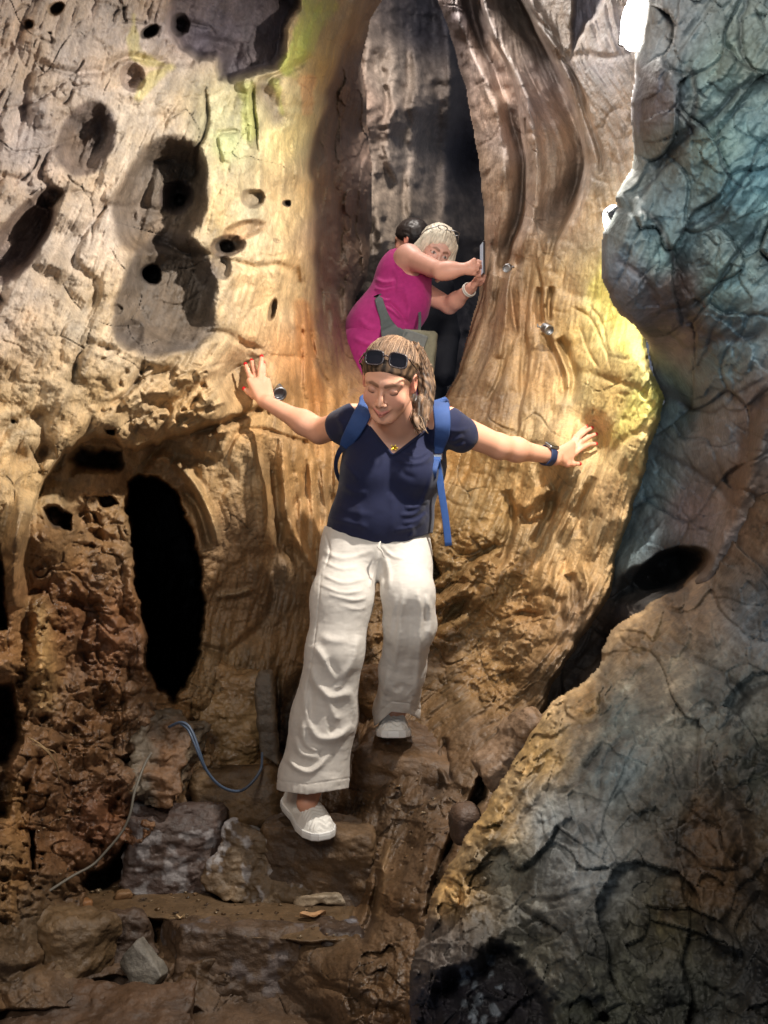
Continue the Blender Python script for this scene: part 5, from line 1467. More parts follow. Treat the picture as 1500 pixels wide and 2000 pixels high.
# wristwatch
wt = empty('wristwatch', W(1069, 890, 3.28), 'dark blue sports watch on the wrist held against the right rock wall', 'wristwatch')
axw = (wr_r - el_r) / np.linalg.norm(wr_r - el_r); wc = lmix(el_r, wr_r, .87)
Rw = frame(axw, (0, -.55, .84))
def wband(p):
    q = (p - wc) @ Rw; rr = np.hypot(q[:, 0], q[:, 2])
    return smax(np.abs(rr - .0315) - .0026, np.abs(q[:, 1]) - .0125, .002)
def wcase(p): return rbox(p, wc + Rw @ np.array([0, 0, .0345]), (.018, .020, .0055), .005, Rw)
def wscr(p): return rbox(p, wc + Rw @ np.array([0, 0, .0395]), (.0155, .0175, .0016), .0012, Rw)
sdf_obj('strap', wband, wc - .06, wc + .06, .0018, M_WATCH, wt); cs = sdf_obj('watch_case', wcase, wc - .06, wc + .06, .0016, M_SILVER, wt); sdf_obj('screen', wscr, wc - .06, wc + .06, .0014, M_GLASS, cs)

# backpack: body behind her back, padded straps, webbing tails
bp = empty('backpack', W(775, 900, 3.30), 'blue backpack whose padded straps cross the shoulders of the navy shirt', 'backpack')
def pack(p):
    d = rbox(p, W(778, 905, 3.31), (.115, .065, .18), .05)
    return smax(d, -shirt_raw(p, .012), .004) - .003 * fbm3(p, 20, 2, 7)
sdf_obj('pack_body', pack, (-.20, 3.10, 1.40), (.26, 3.50, 1.92), .005, M_BLUE2, bp)
def ribbon(pts, wid, thick, mat, name, wdir=None, n=40):
    P = spline(pts, n); T = np.gradient(P, axis=0); T /= np.linalg.norm(T, axis=1)[:, None]
    wid = np.interp(np.linspace(0, 1, n), np.linspace(0, 1, len(wid)), wid) if not np.isscalar(wid) else np.full(n, wid)
    V = []
    for i in range(n):
        v = P[i] - np.array([0, 0, CAMZ]); v /= np.linalg.norm(v)
        a = np.cross(T[i], v) if wdir is None else np.cross(T[i], np.asarray(wdir, float)); a /= np.linalg.norm(a); nn = np.cross(a, T[i])
        h = wid[i] / 2; e = thick / 2
        for (u, s) in ((-1, 0), (-.93, .75), (-.8, 1), (0, 1.25), (.8, 1), (.93, .75), (1, 0), (.93, -.75), (.8, -1), (0, -1), (-.8, -1), (-.93, -.75)):
            V.append(P[i] + a * u * h + nn * s * e)
    S_ = 12
    F = [[i * S_ + k, i * S_ + (k + 1) % S_, (i + 1) * S_ + (k + 1) % S_, (i + 1) * S_ + k] for i in range(n - 1) for k in range(S_)]
    F += [list(range(S_))[::-1], [(n - 1) * S_ + k for k in range(S_)]]
    return mesh_obj(name, V, F, mat, bp)
oc = lambda x, y, o=.008: on_chest(x, y, o)
ribbon([W(868, 806, 3.22), W(862, 788, 3.12), oc(862, 798, .012), oc(864, 825, .010), oc(863, 850, .009), oc(858, 872, .008), oc(855, 886, .008)], [.046, .048, .050, .048, .044, .034, .026], .011, M_BLUE2, 'shoulder_strap')
ribbon([W(722, 800, 3.20), W(718, 778, 3.10), oc(716, 792, .012), oc(704, 816, .010), oc(690, 842, .009), oc(678, 862, .008), oc(672, 876, .008)], [.046, .048, .050, .052, .048, .040, .028], .011, M_BLUE2, 'shoulder_strap')
ribbon([oc(855, 882, .010), oc(853, 900, .012), W(855, 915, 3.02), W(859, 935, 3.02), W(862, 960, 3.02), W(866, 985, 3.02), W(871, 1020, 3.02), W(876, 1066, 3.02)], [.024, .022, .021, .021, .021, .021, .021, .021], .0022, M_BLUE, 'webbing_tail')
ribbon([oc(855, 890, .009), oc(848, 925, .008), W(846, 960, 3.12), W(838, 985, 3.2)], [.018, .014, .012, .012], .003, M_BLUE2, 'lower_strap')
ribbon([oc(672, 872, .010), W(662, 884, 3.02), W(656, 905, 3.04), W(658, 925, 3.07), W(668, 945, 3.12), W(676, 960, 3.2)], [.024, .015, .012, .012, .012, .012], .003, M_NAVY, 'lower_strap')
mb = MB(); mb.box(W(862, 1012, 3.0), (0, 0, 0)) if False else None
def buckle(p): return rbox(p, oc(855, 893, .012), (.015, .006, .011), .003)
sdf_obj('buckle', buckle, oc(855, 893, .012) - .03, oc(855, 893, .012) + .03, .0018, M_FRAME, bp)
# ------------------------------------------------------------------ the second woman, further up the passage
M_PINK = plain('magenta_cotton', srgb(172, 48, 118), .8, spec=.2, bump=.4, bscale=500, var=.12, sheen=.1)
M_BLACKC = plain('black_cotton', srgb(20, 21, 28), .85, spec=.2, bump=.3, bscale=500, var=.2)
M_GREYSTRAP = plain('grey_webbing', srgb(92, 98, 98), .8, spec=.2, bump=.4, bscale=700, var=.1)
M_GREYC = plain('grey_canvas', srgb(112, 114, 112), .8, spec=.2, bump=.4, bscale=600, var=.15)
M_OLIVE = plain('olive_canvas', srgb(122, 118, 100), .8, spec=.2, bump=.4, bscale=600, var=.15)
M_BLOND = plain('blond_hair', (1, 1, 1), .45, spec=.4, attr=True, var=.1, bscale=500)

PY = 4.95
HC2 = W(849, 490, PY - .06)
HR2 = frame((.22, -.86, -.46), (.36, -.12, .93))
def toH2(p): return (p - HC2) @ HR2
def H2(*l): return HC2 + HR2 @ np.array(l, float)
p_sh = W(797, 503, PY - .10); p_el = W(862, 530, PY - .30); p_wr = W(916, 524, PY - .34)
q_sh = W(822, 568, PY + .06); q_el = W(878, 597, PY - .02); q_wr = W(921, 562, PY - .18)
hN = hand_sdf(p_wr, W(926, 521, PY - .34), (0, -.2, 1), [
   ([W(926, 518, PY - .34), W(932, 514, PY - .33), W(936, 514, PY - .31), W(938, 517, PY - .29)], .0085),
   ([W(927, 521, PY - .35), W(934, 518, PY - .34), W(938, 520, PY - .31), W(939, 523, PY - .29)], .0085),
   ([W(926, 525, PY - .35), W(932, 526, PY - .34), W(934, 530, PY - .32), W(932, 533, PY - .30)], .0082),
   ([W(923, 527, PY - .35), W(926, 533, PY - .34), W(930, 538, PY - .32), W(934, 540, PY - .31)], .0075)],
   ([W(922, 517, PY - .33), W(929, 513, PY - .32), W(934, 511, PY - .30), W(939, 512, PY - .28)], .0092), pw=.030)
hF = hand_sdf(q_wr, W(931, 551, PY - .22), (.5, -.3, .6), [
   ([W(932, 549, PY - .22), W(936, 543, PY - .24), W(940, 535, PY - .26), W(942, 529, PY - .27)], .0085),
   ([W(934, 551, PY - .22), W(939, 545, PY - .24), W(943, 538, PY - .25), W(945, 533, PY - .26)], .0085),
   ([W(936, 553, PY - .21), W(941, 549, PY - .22), W(945, 543, PY - .24), W(947, 539, PY - .25)], .0082),
   ([W(936, 556, PY - .20), W(941, 553, PY - .21), W(945, 549, PY - .23), W(947, 545, PY - .24)], .0075)],
   ([W(927, 552, PY - .22), W(931, 545, PY - .24), W(935, 538, PY - .26), W(939, 531, PY - .27)], .0092), pw=.030)
def torso2(p, g=0.0):
    d = ell(p, W(788, 545, PY), (.135 + g, .105 + g, .15 + g), frame((.5, -.8, -.2), (.25, 0, 1)))
    d = smin(d, ell(p, W(800, 578, PY - .04), (.085 + g, .11 + g, .105 + g)), .05)
    d = smin(d, ell(p, W(775, 600, PY), (.14 + g, .12 + g, .13 + g)), .06)
    d = smin(d, ell(p, W(738, 650, PY), (.155 + g, .14 + g, .165 + g)), .08)
    return d
def body2(p):
    d = torso2(p, -.006)
    d = smin(d, rc(p, H2(0, -.02, -.05), W(806, 520, PY - .02), .050, .055), .03)
    d = smin(d, np.linalg.norm(p - p_sh, axis=1) - .062, .04)
    for s, e, w_ in ((p_sh, p_el, p_wr), (q_sh, q_el, q_wr)):
        m = lmix(e, w_, .3)
        d = smin(d, rc(p, s, e, .052, .038), .03); d = smin(d, rc(p, e, m, .038, .036), .02); d = smin(d, rc(p, m, w_, .036, .024), .03)
    d = smin(d, hN(p), .014); d = smin(d, hF(p), .014)
    for a, b, c_ in ((W(728, 690, PY), W(722, 790, PY - .05), W(725, 930, PY + .05)), (W(765, 690, PY + .08), W(775, 790, PY), W(770, 930, PY + .1))):
        d = smin(d, chain(p, [a, b, c_], [.08, .055, .04], .03), .04)
    return smin(d, head_sdf(toH2(p), 0), .012)
def body2_col(V):
    q = toH2(V); c_ = np.tile(np.array(srgb(214, 160, 140)), (len(V), 1)); m = np.linalg.norm(q, axis=1) < .16
    if m.any(): c_[m] = head_color(q[m], srgb(220, 176, 160), srgb(176, 96, 92), srgb(130, 96, 76), iris=srgb(60, 50, 44))
    return c_
w2 = empty('person', (float(W(745, 0, PY)[0]), PY, float(W(0, 945, PY)[2])), 'blond woman in magenta top and trousers leaning over in the dark passage and reaching out', 'person')
sdf_obj('body', body2, (-.40, 4.30, 1.50), (.62, 5.35, 3.0), .0042, M_SKIN2, w2, body2_col)
tfold = [([(733,545),(752,552),(772,548)], .010, 4), ([(730,562),(750,566),(770,560)], .009, 4), ([(735,578),(752,586),(765,584)], .009, 4), ([(748,596),(768,608),(790,626)], .012, 4), ([(760,590),(780,612),(794,632)], -.010, 4),
         ([(790,560),(800,600),(795,630)], .008, 6), ([(770,520),(780,545),(776,570)], .006, 6), ([(700,620),(720,640),(745,640)], .006, 6)]
def top2(p):
    d = torso2(p, .010) - fold_field(p, tfold) - .003 * fbm3(p, 14, 2, 3)
    d = smin(d, rc(p, W(790, 515, PY - .04), W(800, 500, PY + .02), .060, .050), .03)
    d = np.maximum(d, -(ell(p, lmix(p_sh, p_el, .18), (.066, .10, .074))))      # arm hole
    d = np.maximum(d, (p[:, 2] - W(0, 492, PY)[2]))
    return smax(d, W(0, 668, PY)[2] - p[:, 2] + .25 * (p[:, 0] + .05), .004)
sdf_obj('sleeveless_top', top2, (-.30, 4.55, 2.25), (.42, 5.30, 2.9), .0045, M_PINK, w2)
def pants2(p):
    d = smin(ell(p, W(738, 660, PY), (.150, .140, .14)), ell(p, W(727, 676, PY), (.145, .145, .14)), .05)
    d = smin(d, chain(p, [W(724, 690, PY), W(722, 780, PY - .04), W(724, 940, PY + .05)], [.13, .10, .085], .04), .06)
    d = smin(d, chain(p, [W(765, 690, PY + .08), W(775, 790, PY), W(770, 940, PY + .1)], [.11, .10, .085], .04), .05)
    d = d - fold_field(p, [([(690,660),(720,672),(755,668)], .008, 5), ([(695,690),(720,700),(750,695)], .006, 5), ([(752,640),(742,670),(745,700)], -.008, 4)]) - .003 * fbm3(p, 12, 2, 9)
    return smax(d, p[:, 2] - W(0, 646, PY)[2], .01)
sdf_obj('trousers', pants2, (-.42, 4.55, 1.52), (.35, 5.35, 2.5), .005, M_PINK, w2)
def hair2(p):
    q = toH2(p)
    d = ell(q, (0, -.014, .040), (.086, .100, .092))
    n = q[:, 1] * .80 - q[:, 2] * .60
    d = smax(d, n - .030 - .10 * np.abs(q[:, 0]), .012)
    for sx in (-1, 1):
        s_ = chain(p, [H2(sx * .070, .02, .05), H2(sx * .083, .012, -.01), H2(sx * .082, .012, -.07), H2(sx * .070, .02, -.115)], [.024, .026, .026, .014], .01)
        d = smin(d, s_, .012)
    d = smin(d, chain(p, [H2(0, -.08, .02), H2(0, -.085, -.04), H2(0, -.075, -.11)], [.055, .06, .045], .02), .02)
    return d - .004 * fbm3(q * np.array([1, 1, .3]), 60, 3, 8) - .0012 * np.sin(q[:, 0] * 500 + 5 * fbm3(q, 20, 2, 1))
sdf_obj('hair', hair2, HC2 - .24, HC2 + .24, .0035, M_BLOND, w2,
        lambda V: np.array(srgb(226, 216, 196)) * (.70 + .42 * sstep(-.5, .5, fbm3(toH2(V) * np.array([1, 1, .3]), 120, 3, 5)))[:, None])
g2 = MB()
for sx in (-1, 1):
    th = np.linspace(0, 2 * math.pi, 18)
    cc = H2(sx * .033, .055, .118)
    ax_ = HR2 @ np.array([1, 0, 0]); az_ = HR2 @ np.array([0, .75, .66])
    g2.tube(np.array([cc + ax_ * .024 * math.cos(t) + az_ * .017 * math.sin(t) for t in th]), .0022, 6, cap=False)
    g2.tube([H2(sx * .057, .05, .115), H2(sx * .086, .01, .075), H2(sx * .09, -.03, .03)], .002, 6)
g2.tube([H2(-.01, .058, .118), H2(.01, .058, .118)], .002, 6)
tag(g2.build('eyeglasses', M_SILVER), 'shiny glasses pushed up on the pale blond hair of the woman in the passage', 'glasses')
mbb = MB()
aw = (q_wr - q_el) / np.linalg.norm(q_wr - q_el)
a1 = np.cross(aw, [0, 1.0, 0]); a1 /= np.linalg.norm(a1); a2 = np.cross(aw, a1)
for off in (0.0, .011):
    cc = lmix(q_el, q_wr, .86) + aw * off
    mbb.tube(np.array([cc + (a1 * math.cos(t) + a2 * math.sin(t)) * .0315 for t in np.linspace(0, 2 * math.pi, 22)]), .0042, 6, cap=False)
tag(mbb.build('bracelet', plain('pale_beads', srgb(206, 200, 190), .35)), 'pale bracelet on the raised forearm inside the dark passage', 'bracelet')
# phone, seen edge-on
ph = empty('mobile_phone', W(943, 505, PY - .28), 'dark phone seen edge-on in the outstretched hands at the passage edge', 'phone')
Rp = frame((.995, .10, 0), (0.02, 0, 1))
pc2 = W(943, 506, PY - .28)
sdf_obj('case', lambda p: rbox(p, pc2, (.036, .0055, .076), .005, Rp), pc2 - .1, pc2 + .1, .0018, M_FRAME, ph)
sdf_obj('screen', lambda p: rbox(p, pc2 + Rp @ np.array([0, -.0058, 0]), (.033, .0012, .070), .001, Rp), pc2 - .1, pc2 + .1, .0015,
        plain('lit_screen', (.3, .33, .36), .2, emit=((.75, .85, 1), .25)), ph)
# shoulder bag
bg = empty('shoulder_bag', W(815, 690, PY - .22), 'grey and olive canvas bag hanging from a grey strap over the magenta trousers', 'bag')
def bagb(p):
    d = rbox(p, W(815, 690, PY - .24), (.085, .04, .105), .02, frame((-.1, -1, 0), (.10, 0, 1)))
    return d - .004 * fbm3(p, 16, 2, 2)
sdf_obj('bag_body', bagb, W(815, 690, PY - .24) - .16, W(815, 690, PY - .24) + .16, .004, M_OLIVE, bg)
def bagf(p):
    d = rbox(p, W(803, 680, PY - .285), (.058, .012, .075), .008, frame((-.1, -1, 0), (.35, 0, 1)))
    return d - .002 * fbm3(p, 16, 2, 6)
sdf_obj('flap', bagf, W(803, 680, PY - .285) - .12, W(803, 680, PY - .285) + .12, .004, M_GREYC, bg)
def on_surf(fn, px, py, t0, off):
    o_ = np.array([0, 0, CAMZ]); d_ = W(px, py, 1.0) - o_; t = t0
    for i in range(70): t += float(fn((o_ + d_ * t)[None])[0]) * .8
    return o_ + d_ * (t - off)
def rib2(pts, wid, thick, mat, name, parent, n=30):
    global bp
    k = bp; bp = parent
    o_ = ribbon(pts, wid, thick, mat, name, n=n); bp = k
    return o_
fn2 = lambda p: np.minimum(torso2(p, .014), pants2(p))
rib2([on_surf(fn2, x, y, 4.3, .008) for x, y in [(722,532),(728,548),(736,572),(744,600),(752,622),(758,640)]] + [W(766, 655, PY - .26), W(785, 668, PY - .29)], [.036, .036, .038, .040, .046, .075, .10, .10], .006, M_GREYSTRAP, 'strap', bg)
rib2([W(818, 592, PY - .02), W(820, 620, PY - .15), W(819, 650, PY - .24)], .014, .004, M_GREYSTRAP, 'strap', bg)

# ------------------------------------------------------------------ two more visitors, almost hidden behind her
def back_person(name, hc, sh, col, label, face_left):
    root_ = empty(name, (float(hc[0]), float(hc[1]), float(hc[2] - 1.5)), label, 'person')
    hr = frame((-.5 if face_left else -.85, -.8 if face_left else .45, -.1), (0, 0, 1))
    def b_(p):
        d = smin(head_sdf((p - hc) @ hr, 0), rc(p, hc - np.array([0, 0, .06]), sh, .05, .06), .02)
        d = smin(d, ell(p, sh - np.array([0, 0, .25]), (.16, .09, .27)), .06)
        for sx in (-1, 1):
            d = smin(d, chain(p, [sh + np.array([sx * .16, 0, -.06]), sh + np.array([sx * .19, 0, -.34]), sh + np.array([sx * .166, -.10, -.54])], [.04, .030, .020], .02), .04)
            d = smin(d, chain(p, [sh + np.array([sx * .08, 0, -.50]), sh + np.array([sx * .09, -.03, -.88]), sh + np.array([sx * .09, 0, -1.28])], [.055, .04, .03], .02), .04)
        return d
    def bc(V):
        q = (V - hc) @ hr; c_ = np.tile(np.array(srgb(150, 104, 84)), (len(V), 1)); m = np.linalg.norm(q, axis=1) < .16
        if m.any(): c_[m] = head_color(q[m], srgb(156, 110, 90), srgb(140, 80, 70), srgb(40, 28, 22), iris=srgb(30, 24, 20))
        return c_
    sdf_obj('body', b_, sh + np.array([-.32, -.3, -1.36]), sh + np.array([.32, .22, .38]), .007, M_SKIN2, root_, bc)
    def hr_(p):
        q = (p - hc) @ hr
        d = smax(ell(q, (0, -.016, .040), (.085, .100, .092)), q[:, 1] * .75 - q[:, 2] * .66 - .026, .01)
        return d - .003 * fbm3(q, 60, 2, 4)
    sdf_obj('hair', hr_, hc - .2, hc + .2, .005, plain('dark_hair', srgb(34, 24, 20), .5), root_)
    def cl(p):
        d = ell(p, sh - np.array([0, 0, .26]), (.18, .115, .30))
        d = smin(d, rc(p, sh + np.array([-.14, 0, -.07]), sh + np.array([.14, 0, -.07]), .06, .06), .05)
        for sx in (-1, 1):
            d = smin(d, chain(p, [sh + np.array([sx * .15, 0, -.07]), sh + np.array([sx * .19, 0, -.34]), sh + np.array([sx * .16, -.12, -.60])], [.06, .058, .052], .02), .04)
            d = smin(d, chain(p, [sh + np.array([sx * .08, 0, -.50]), sh + np.array([sx * .09, -.03, -.88]), sh + np.array([sx * .09, 0, -1.24])], [.10, .08, .06], .02), .05)
        return np.maximum(d - .005 * fbm3(p, 10, 3, 5), -(np.linalg.norm(p - sh, axis=1) - .07))
    sdf_obj('clothes', cl, sh + np.array([-.34, -.3, -1.34]), sh + np.array([.34, .25, .15]), .007, M_BLACKC, root_)
    return root_
v1 = back_person('person', W(802, 473, 5.75), W(812, 535, 5.8), None, 'dark-haired visitor in black partly hidden behind the blond woman in magenta', False)
v2 = back_person('person', W(768, 500, 6.2), W(775, 560, 6.25), None, 'visitor whose dark hair just shows behind the shoulder of the magenta top', True)
# ------------------------------------------------------------------ loose rocks and cut steps
M_BLOCK = rock_mat('block_limestone', rough=.62, bump=.4, var=.35, fine=80)
def rock(name, label, cat, c0, half, seed, col, col2=None, R=None, rnd=.02, rough=.012, facets=7, top=None, h=.0045, wet=.2, spots=None, group=None, squash=1.0):
    rs = np.random.RandomState(seed); c0 = np.asarray(c0, float); half = np.asarray(half, float)
    R = np.eye(3) if R is None else R
    N_ = rs.randn(facets, 3); N_ /= np.linalg.norm(N_, axis=1)[:, None]
    if top: N_[:, 2] = -np.abs(N_[:, 2]) * .5
    off = np.array([np.abs(n * half).sum() * rs.uniform(.62, .86) for n in N_])
    so = rs.uniform(0, 50, 3)
    def f(p):
        q = (p - c0) @ R
        d = rbox(q, (0, 0, 0), half, min(rnd, half.min() * .8))
        for n, o_ in zip(N_, off): d = smax(d, (q @ n) * squash - o_, rnd * .6)
        w_ = p + so
        lay = fbm3(w_ * np.array([1, 1, 2.2]), 9, 4, seed)
        return d - rough * 1.6 * lay - rough * .5 * fbm3(w_, 36, 3, seed + 3) - rough * .8 * np.clip(vn3(w_[:, 0] * 16, w_[:, 1] * 16, w_[:, 2] * 16, seed), -1, .2)
    V, F = mesh_sdf(f, c0 - np.linalg.norm(half) * 1.1, c0 + np.linalg.norm(half) * 1.1, h)
    n1 = fbm3(V + so, 9, 4, seed + 9)[:, None]; n2 = sstep(-.15, .25, fbm3(V + so, 5, 4, seed + 14))[:, None]
    c1 = np.array(col); c2 = np.array(col2 if col2 is not None else col)
    C_ = (c1 * (1 - n2) + c2 * n2) * (1 + .4 * n1)
    if spots is not None:
        m = sstep(.12, .35, fbm3(V + so, 26, 4, seed + 20))[:, None] * spots[1]; C_ = C_ * (1 - m) + np.array(spots[0]) * m
    C_ = np.concatenate([np.clip(C_, 0, 1), np.full((len(V), 1), wet)], 1)
    o = mesh_obj(name, V, F, M_BLOCK, cols=C_)
    return tag(o, label, cat, group)
def RZ(a, tilt=0, roll=0):
    ca, sa = math.cos(math.radians(a)), math.sin(math.radians(a)); ct, st = math.cos(math.radians(tilt)), math.sin(math.radians(tilt)); cr_, sr = math.cos(math.radians(roll)), math.sin(math.radians(roll))
    return np.array([[ca, -sa, 0], [sa, ca, 0], [0, 0, 1]]) @ np.array([[1, 0, 0], [0, ct, -st], [0, st, ct]]) @ np.array([[cr_, 0, sr], [0, 1, 0], [-sr, 0, cr_]])
BRN = srgb(104, 80, 54); DBR = srgb(70, 54, 40); TAN = srgb(140, 112, 78); GRY = srgb(134, 132, 120); PUR = srgb(86, 70, 62); WHT = srgb(196, 194, 190)

rock('stone_step', 'broad brown stone step under the toe of the front white shoe', 'step', W(625, 1690, 3.14) + V3(0, 0, .0), (.185, .17, .135), 3, BRN, DBR, RZ(-8, -4), rnd=.03, rough=.010, facets=4, top=True)
rock('rock', 'purplish rock streaked with white behind the dirt tread, below the hanging cable', 'rock', W(352, 1692, 3.18), (.17, .11, .19), 7, PUR, srgb(74, 58, 52), RZ(12, -14, 6), rnd=.025, facets=6, rough=.016, spots=(srgb(160,156,156), .5))
rock('rock', 'pale crystalline rock wedge between the purplish rock and the stone step', 'rock', W(520, 1722, 3.12), (.17, .09, .12), 12, srgb(118, 98, 74), srgb(100, 80, 58), RZ(-6, -18, 24), rnd=.02, rough=.018, facets=6, spots=(srgb(190, 188, 190), .6))
rock('rock', 'long low pale stone lying at the back edge of the dirt tread', 'rock', W(628, 1756, 3.0), (.085, .025, .018), 19, srgb(150, 130, 104), srgb(168, 152, 130), RZ(4, 0, 0), rnd=.012, rough=.006, h=.003)
rock('stone_step', 'smooth brown boulder step carrying the rear white shoe', 'step', W(820, 1525, 3.42), (.20, .20, .165), 23, srgb(104, 78, 52), srgb(84, 62, 42), RZ(-14, 12, 10), rnd=.05, rough=.009, facets=3, top=True, h=.005)
rock('rock', 'flat-topped tan block behind the rear trouser leg', 'rock', W(850, 1345, 3.66), (.10, .08, .10), 29, srgb(120, 94, 62), srgb(100, 78, 52), RZ(-6, 6), rnd=.03, rough=.008, facets=3, top=True)
rock('rock', 'brown rock seen in the gap between the two trouser legs', 'rock', W(735, 1350, 3.62), (.09, .08, .09), 31, srgb(92, 68, 42), srgb(120, 90, 56), RZ(20, 6), rnd=.04, facets=5)
rock('rock', 'grey and rust coloured upright rock under the top of the blue cable', 'rock', W(318, 1482, 3.20), (.10, .09, .14), 37, srgb(108,96,80), srgb(112, 82, 56), RZ(16, -24, 18), rnd=.02, rough=.02, facets=8)
rock('rock', 'brown slab leaning beneath the hanging loop of cable', 'rock', W(462, 1560, 3.32), (.14, .09, .10), 41, srgb(106, 82, 52), srgb(86, 66, 44), RZ(0, -14, -6), rnd=.035, rough=.008, facets=4, top=True)
rock('rock', 'wet glistening tan rock face above the cable loop', 'rock', W(440, 1400, 3.44), (.13, .08, .17), 43, TAN, srgb(150, 122, 84), RZ(0, -12, 4), rnd=.05, rough=.02, facets=4, wet=.9)
rock('rock', 'narrow grey pillar stone beside the knee of the front leg', 'rock', W(522, 1400, 3.38), (.030, .03, .17), 47, srgb(96, 84, 70), srgb(76, 66, 56), RZ(0, -4, -5), rnd=.012, rough=.006, h=.0035)
rock('rock', 'tan elongated stone resting against the near rock ridge', 'rock', W(1005, 1462, 2.66), (.10, .06, .055), 53, srgb(128, 102, 78), srgb(108, 84, 62), RZ(10, 10, -46), rnd=.014, rough=.013, facets=8, h=.0035)
rock('rock', 'round dark brown stone in the crevice beside the near ridge', 'rock', W(906, 1612, 2.62), (.042, .04, .055), 59, srgb(72, 54, 42), srgb(88, 66, 50), RZ(20), rnd=.035, rough=.005, h=.0035)
rock('rock', 'small flat pebble at the left end of the dirt tread', 'rock', W(243, 1746, 3.02), (.028, .02, .011), 61, srgb(138, 104, 70), None, RZ(10), rnd=.01, rough=.003, h=.0022)
rock('rock', 'small orange-brown pebble left of the flat pebble', 'rock', W(166, 1768, 2.95), (.028, .024, .022), 67, srgb(134, 92, 54), None, RZ(30), rnd=.015, rough=.004, h=.0025)
rock('rock', 'tan boulder at the lower left with a dark gap under it', 'rock', W(120, 1850, 2.70), (.13, .09, .11), 71, srgb(104, 82, 56), srgb(84, 62, 42), RZ(-16, -10, 10), rnd=.045, facets=6)
rock('rock', 'split brown boulder forming the left end of the bottom riser', 'rock', W(215, 1868, 2.80), (.12, .09, .11), 73, srgb(96, 74, 52), srgb(76, 58, 44), RZ(14, -16, -18), rnd=.03, facets=7)
rock('rock', 'grey angular rock with a pale edge in the bottom riser', 'rock', W(285, 1885, 2.70), (.058, .045, .045), 79, srgb(118, 112, 102), srgb(92, 84, 74), RZ(-10, -10, 38), rnd=.008, rough=.005, facets=8, h=.003)
rock('rock', 'long brown slab forming the riser under the dirt tread', 'rock', V3(-.40, 2.80, .215), (.26, .085, .154), 83, srgb(86, 66, 48), srgb(64, 50, 40), RZ(-3, -10, 0), rnd=.02, rough=.012, facets=6, spots=(srgb(120, 118, 124), .3), h=.005)
rock('rock', 'dark block with mineral flecks at the right end of the bottom riser', 'rock', V3(-.14, 2.80, .215), (.085, .085, .152), 89, srgb(64, 50, 42), srgb(80, 62, 48), RZ(8, -6, 0), rnd=.02, facets=6, spots=(srgb(150, 152, 164), .4))
rock('rock', 'small whitish shard standing at the foot of the bottom riser', 'rock', W(342, 1950, 2.62), (.014, .014, .036), 97, srgb(176, 170, 156), None, RZ(20, 0, -16), rnd=.006, rough=.004, h=.0022)
rock('rock', 'low stone slab across the very bottom left of the view', 'rock', W(200, 1990, 2.50), (.30, .12, .035), 101, srgb(92, 68, 48), srgb(74, 56, 42), RZ(-3, 6), rnd=.02, facets=3, top=True, h=.005)

# ------------------------------------------------------------------ fallen leaves
def leaf_thing(label, c0, L_, wd, ang, col):
    mb = MB(); c0 = np.asarray(c0, float); a = math.radians(ang); u_ = np.array([math.cos(a), math.sin(a), 0]); v_ = np.array([-math.sin(a), math.cos(a), 0])
    n = 14; V = []; F = []
    for i in range(n):
        t = i / (n - 1); w_ = wd * math.sin(math.pi * t ** .8) ** .8 * (.5 if i in (0, n - 1) else 1)
        for k, s_ in enumerate((-1, -.5, 0, .5, 1)):
            z = .006 * abs(s_) ** 1.3 * (1 + .5 * math.sin(9 * t)) + .010 * (t - .5) ** 2 * 4 * .5 - (.002 if s_ == 0 else 0)
            V.append(c0 + u_ * (t - .5) * L_ + v_ * s_ * w_ + np.array([0, 0, z]))
    m_ = len(V); V += [v - np.array([0, 0, .0012]) for v in V]
    for i in range(n - 1):
        for k in range(4):
            a0 = i * 5 + k; F.append([a0, a0 + 1, a0 + 6, a0 + 5]); F.append([a0 + m_ + 5, a0 + m_ + 6, a0 + m_ + 1, a0 + m_])
    mb.add(V, F)
    mb.tube([c0 + u_ * (-.5 * L_ - .014) + np.array([0, 0, .004]), c0 - u_ * .3 * L_ + np.array([0, 0, .002]), c0 + u_ * .45 * L_ + np.array([0, 0, .003])], .0009, 5)
    return tag(mb.build('dry_leaf', plain('dry_leaf_' + str(int(ang)), col, .6, var=.3, bscale=300)), label, 'leaf')
leaf_thing('curled pale brown leaf lying at the right of the dirt tread', V3((611 - 750) / 2000 * 2.86, 2.86, .372), .075, .017, 14, srgb(176, 136, 96))
leaf_thing('small pale leaf at the front of the dirt tread', V3((352 - 750) / 2000 * 2.84, 2.84, .372), .026, .007, 10, srgb(190, 160, 120))

# ------------------------------------------------------------------ cables
M_CABLE = plain('blue_grey_cable', srgb(66, 80, 100), .45, spec=.5)
M_CABLE2 = plain('dusty_grey_cable', srgb(98, 92, 82), .6, var=.3, bscale=60)
mb = MB()
mb.tube(spline([W(330, 1420, 3.03), W(352, 1411, 3.0), W(368, 1418, 2.99), W(380, 1440, 2.98), W(390, 1470, 2.97), W(402, 1502, 2.98), W(424, 1530, 3.0), W(450, 1544, 3.04), W(474, 1543, 3.10), W(496, 1524, 3.18), W(510, 1500, 3.24), W(512, 1470, 3.28)], 70), .0044, 10)
mb.tube(spline([W(352, 1413, 3.0), W(366, 1424, 2.985), W(376, 1444, 2.97), W(388, 1474, 2.965), W(400, 1502, 2.98)], 30), .0034, 8)
tag(mb.build('hanging_cable', M_CABLE), 'blue-grey cable drooping in a loop to the left of the front leg', 'cable')
mb = MB()
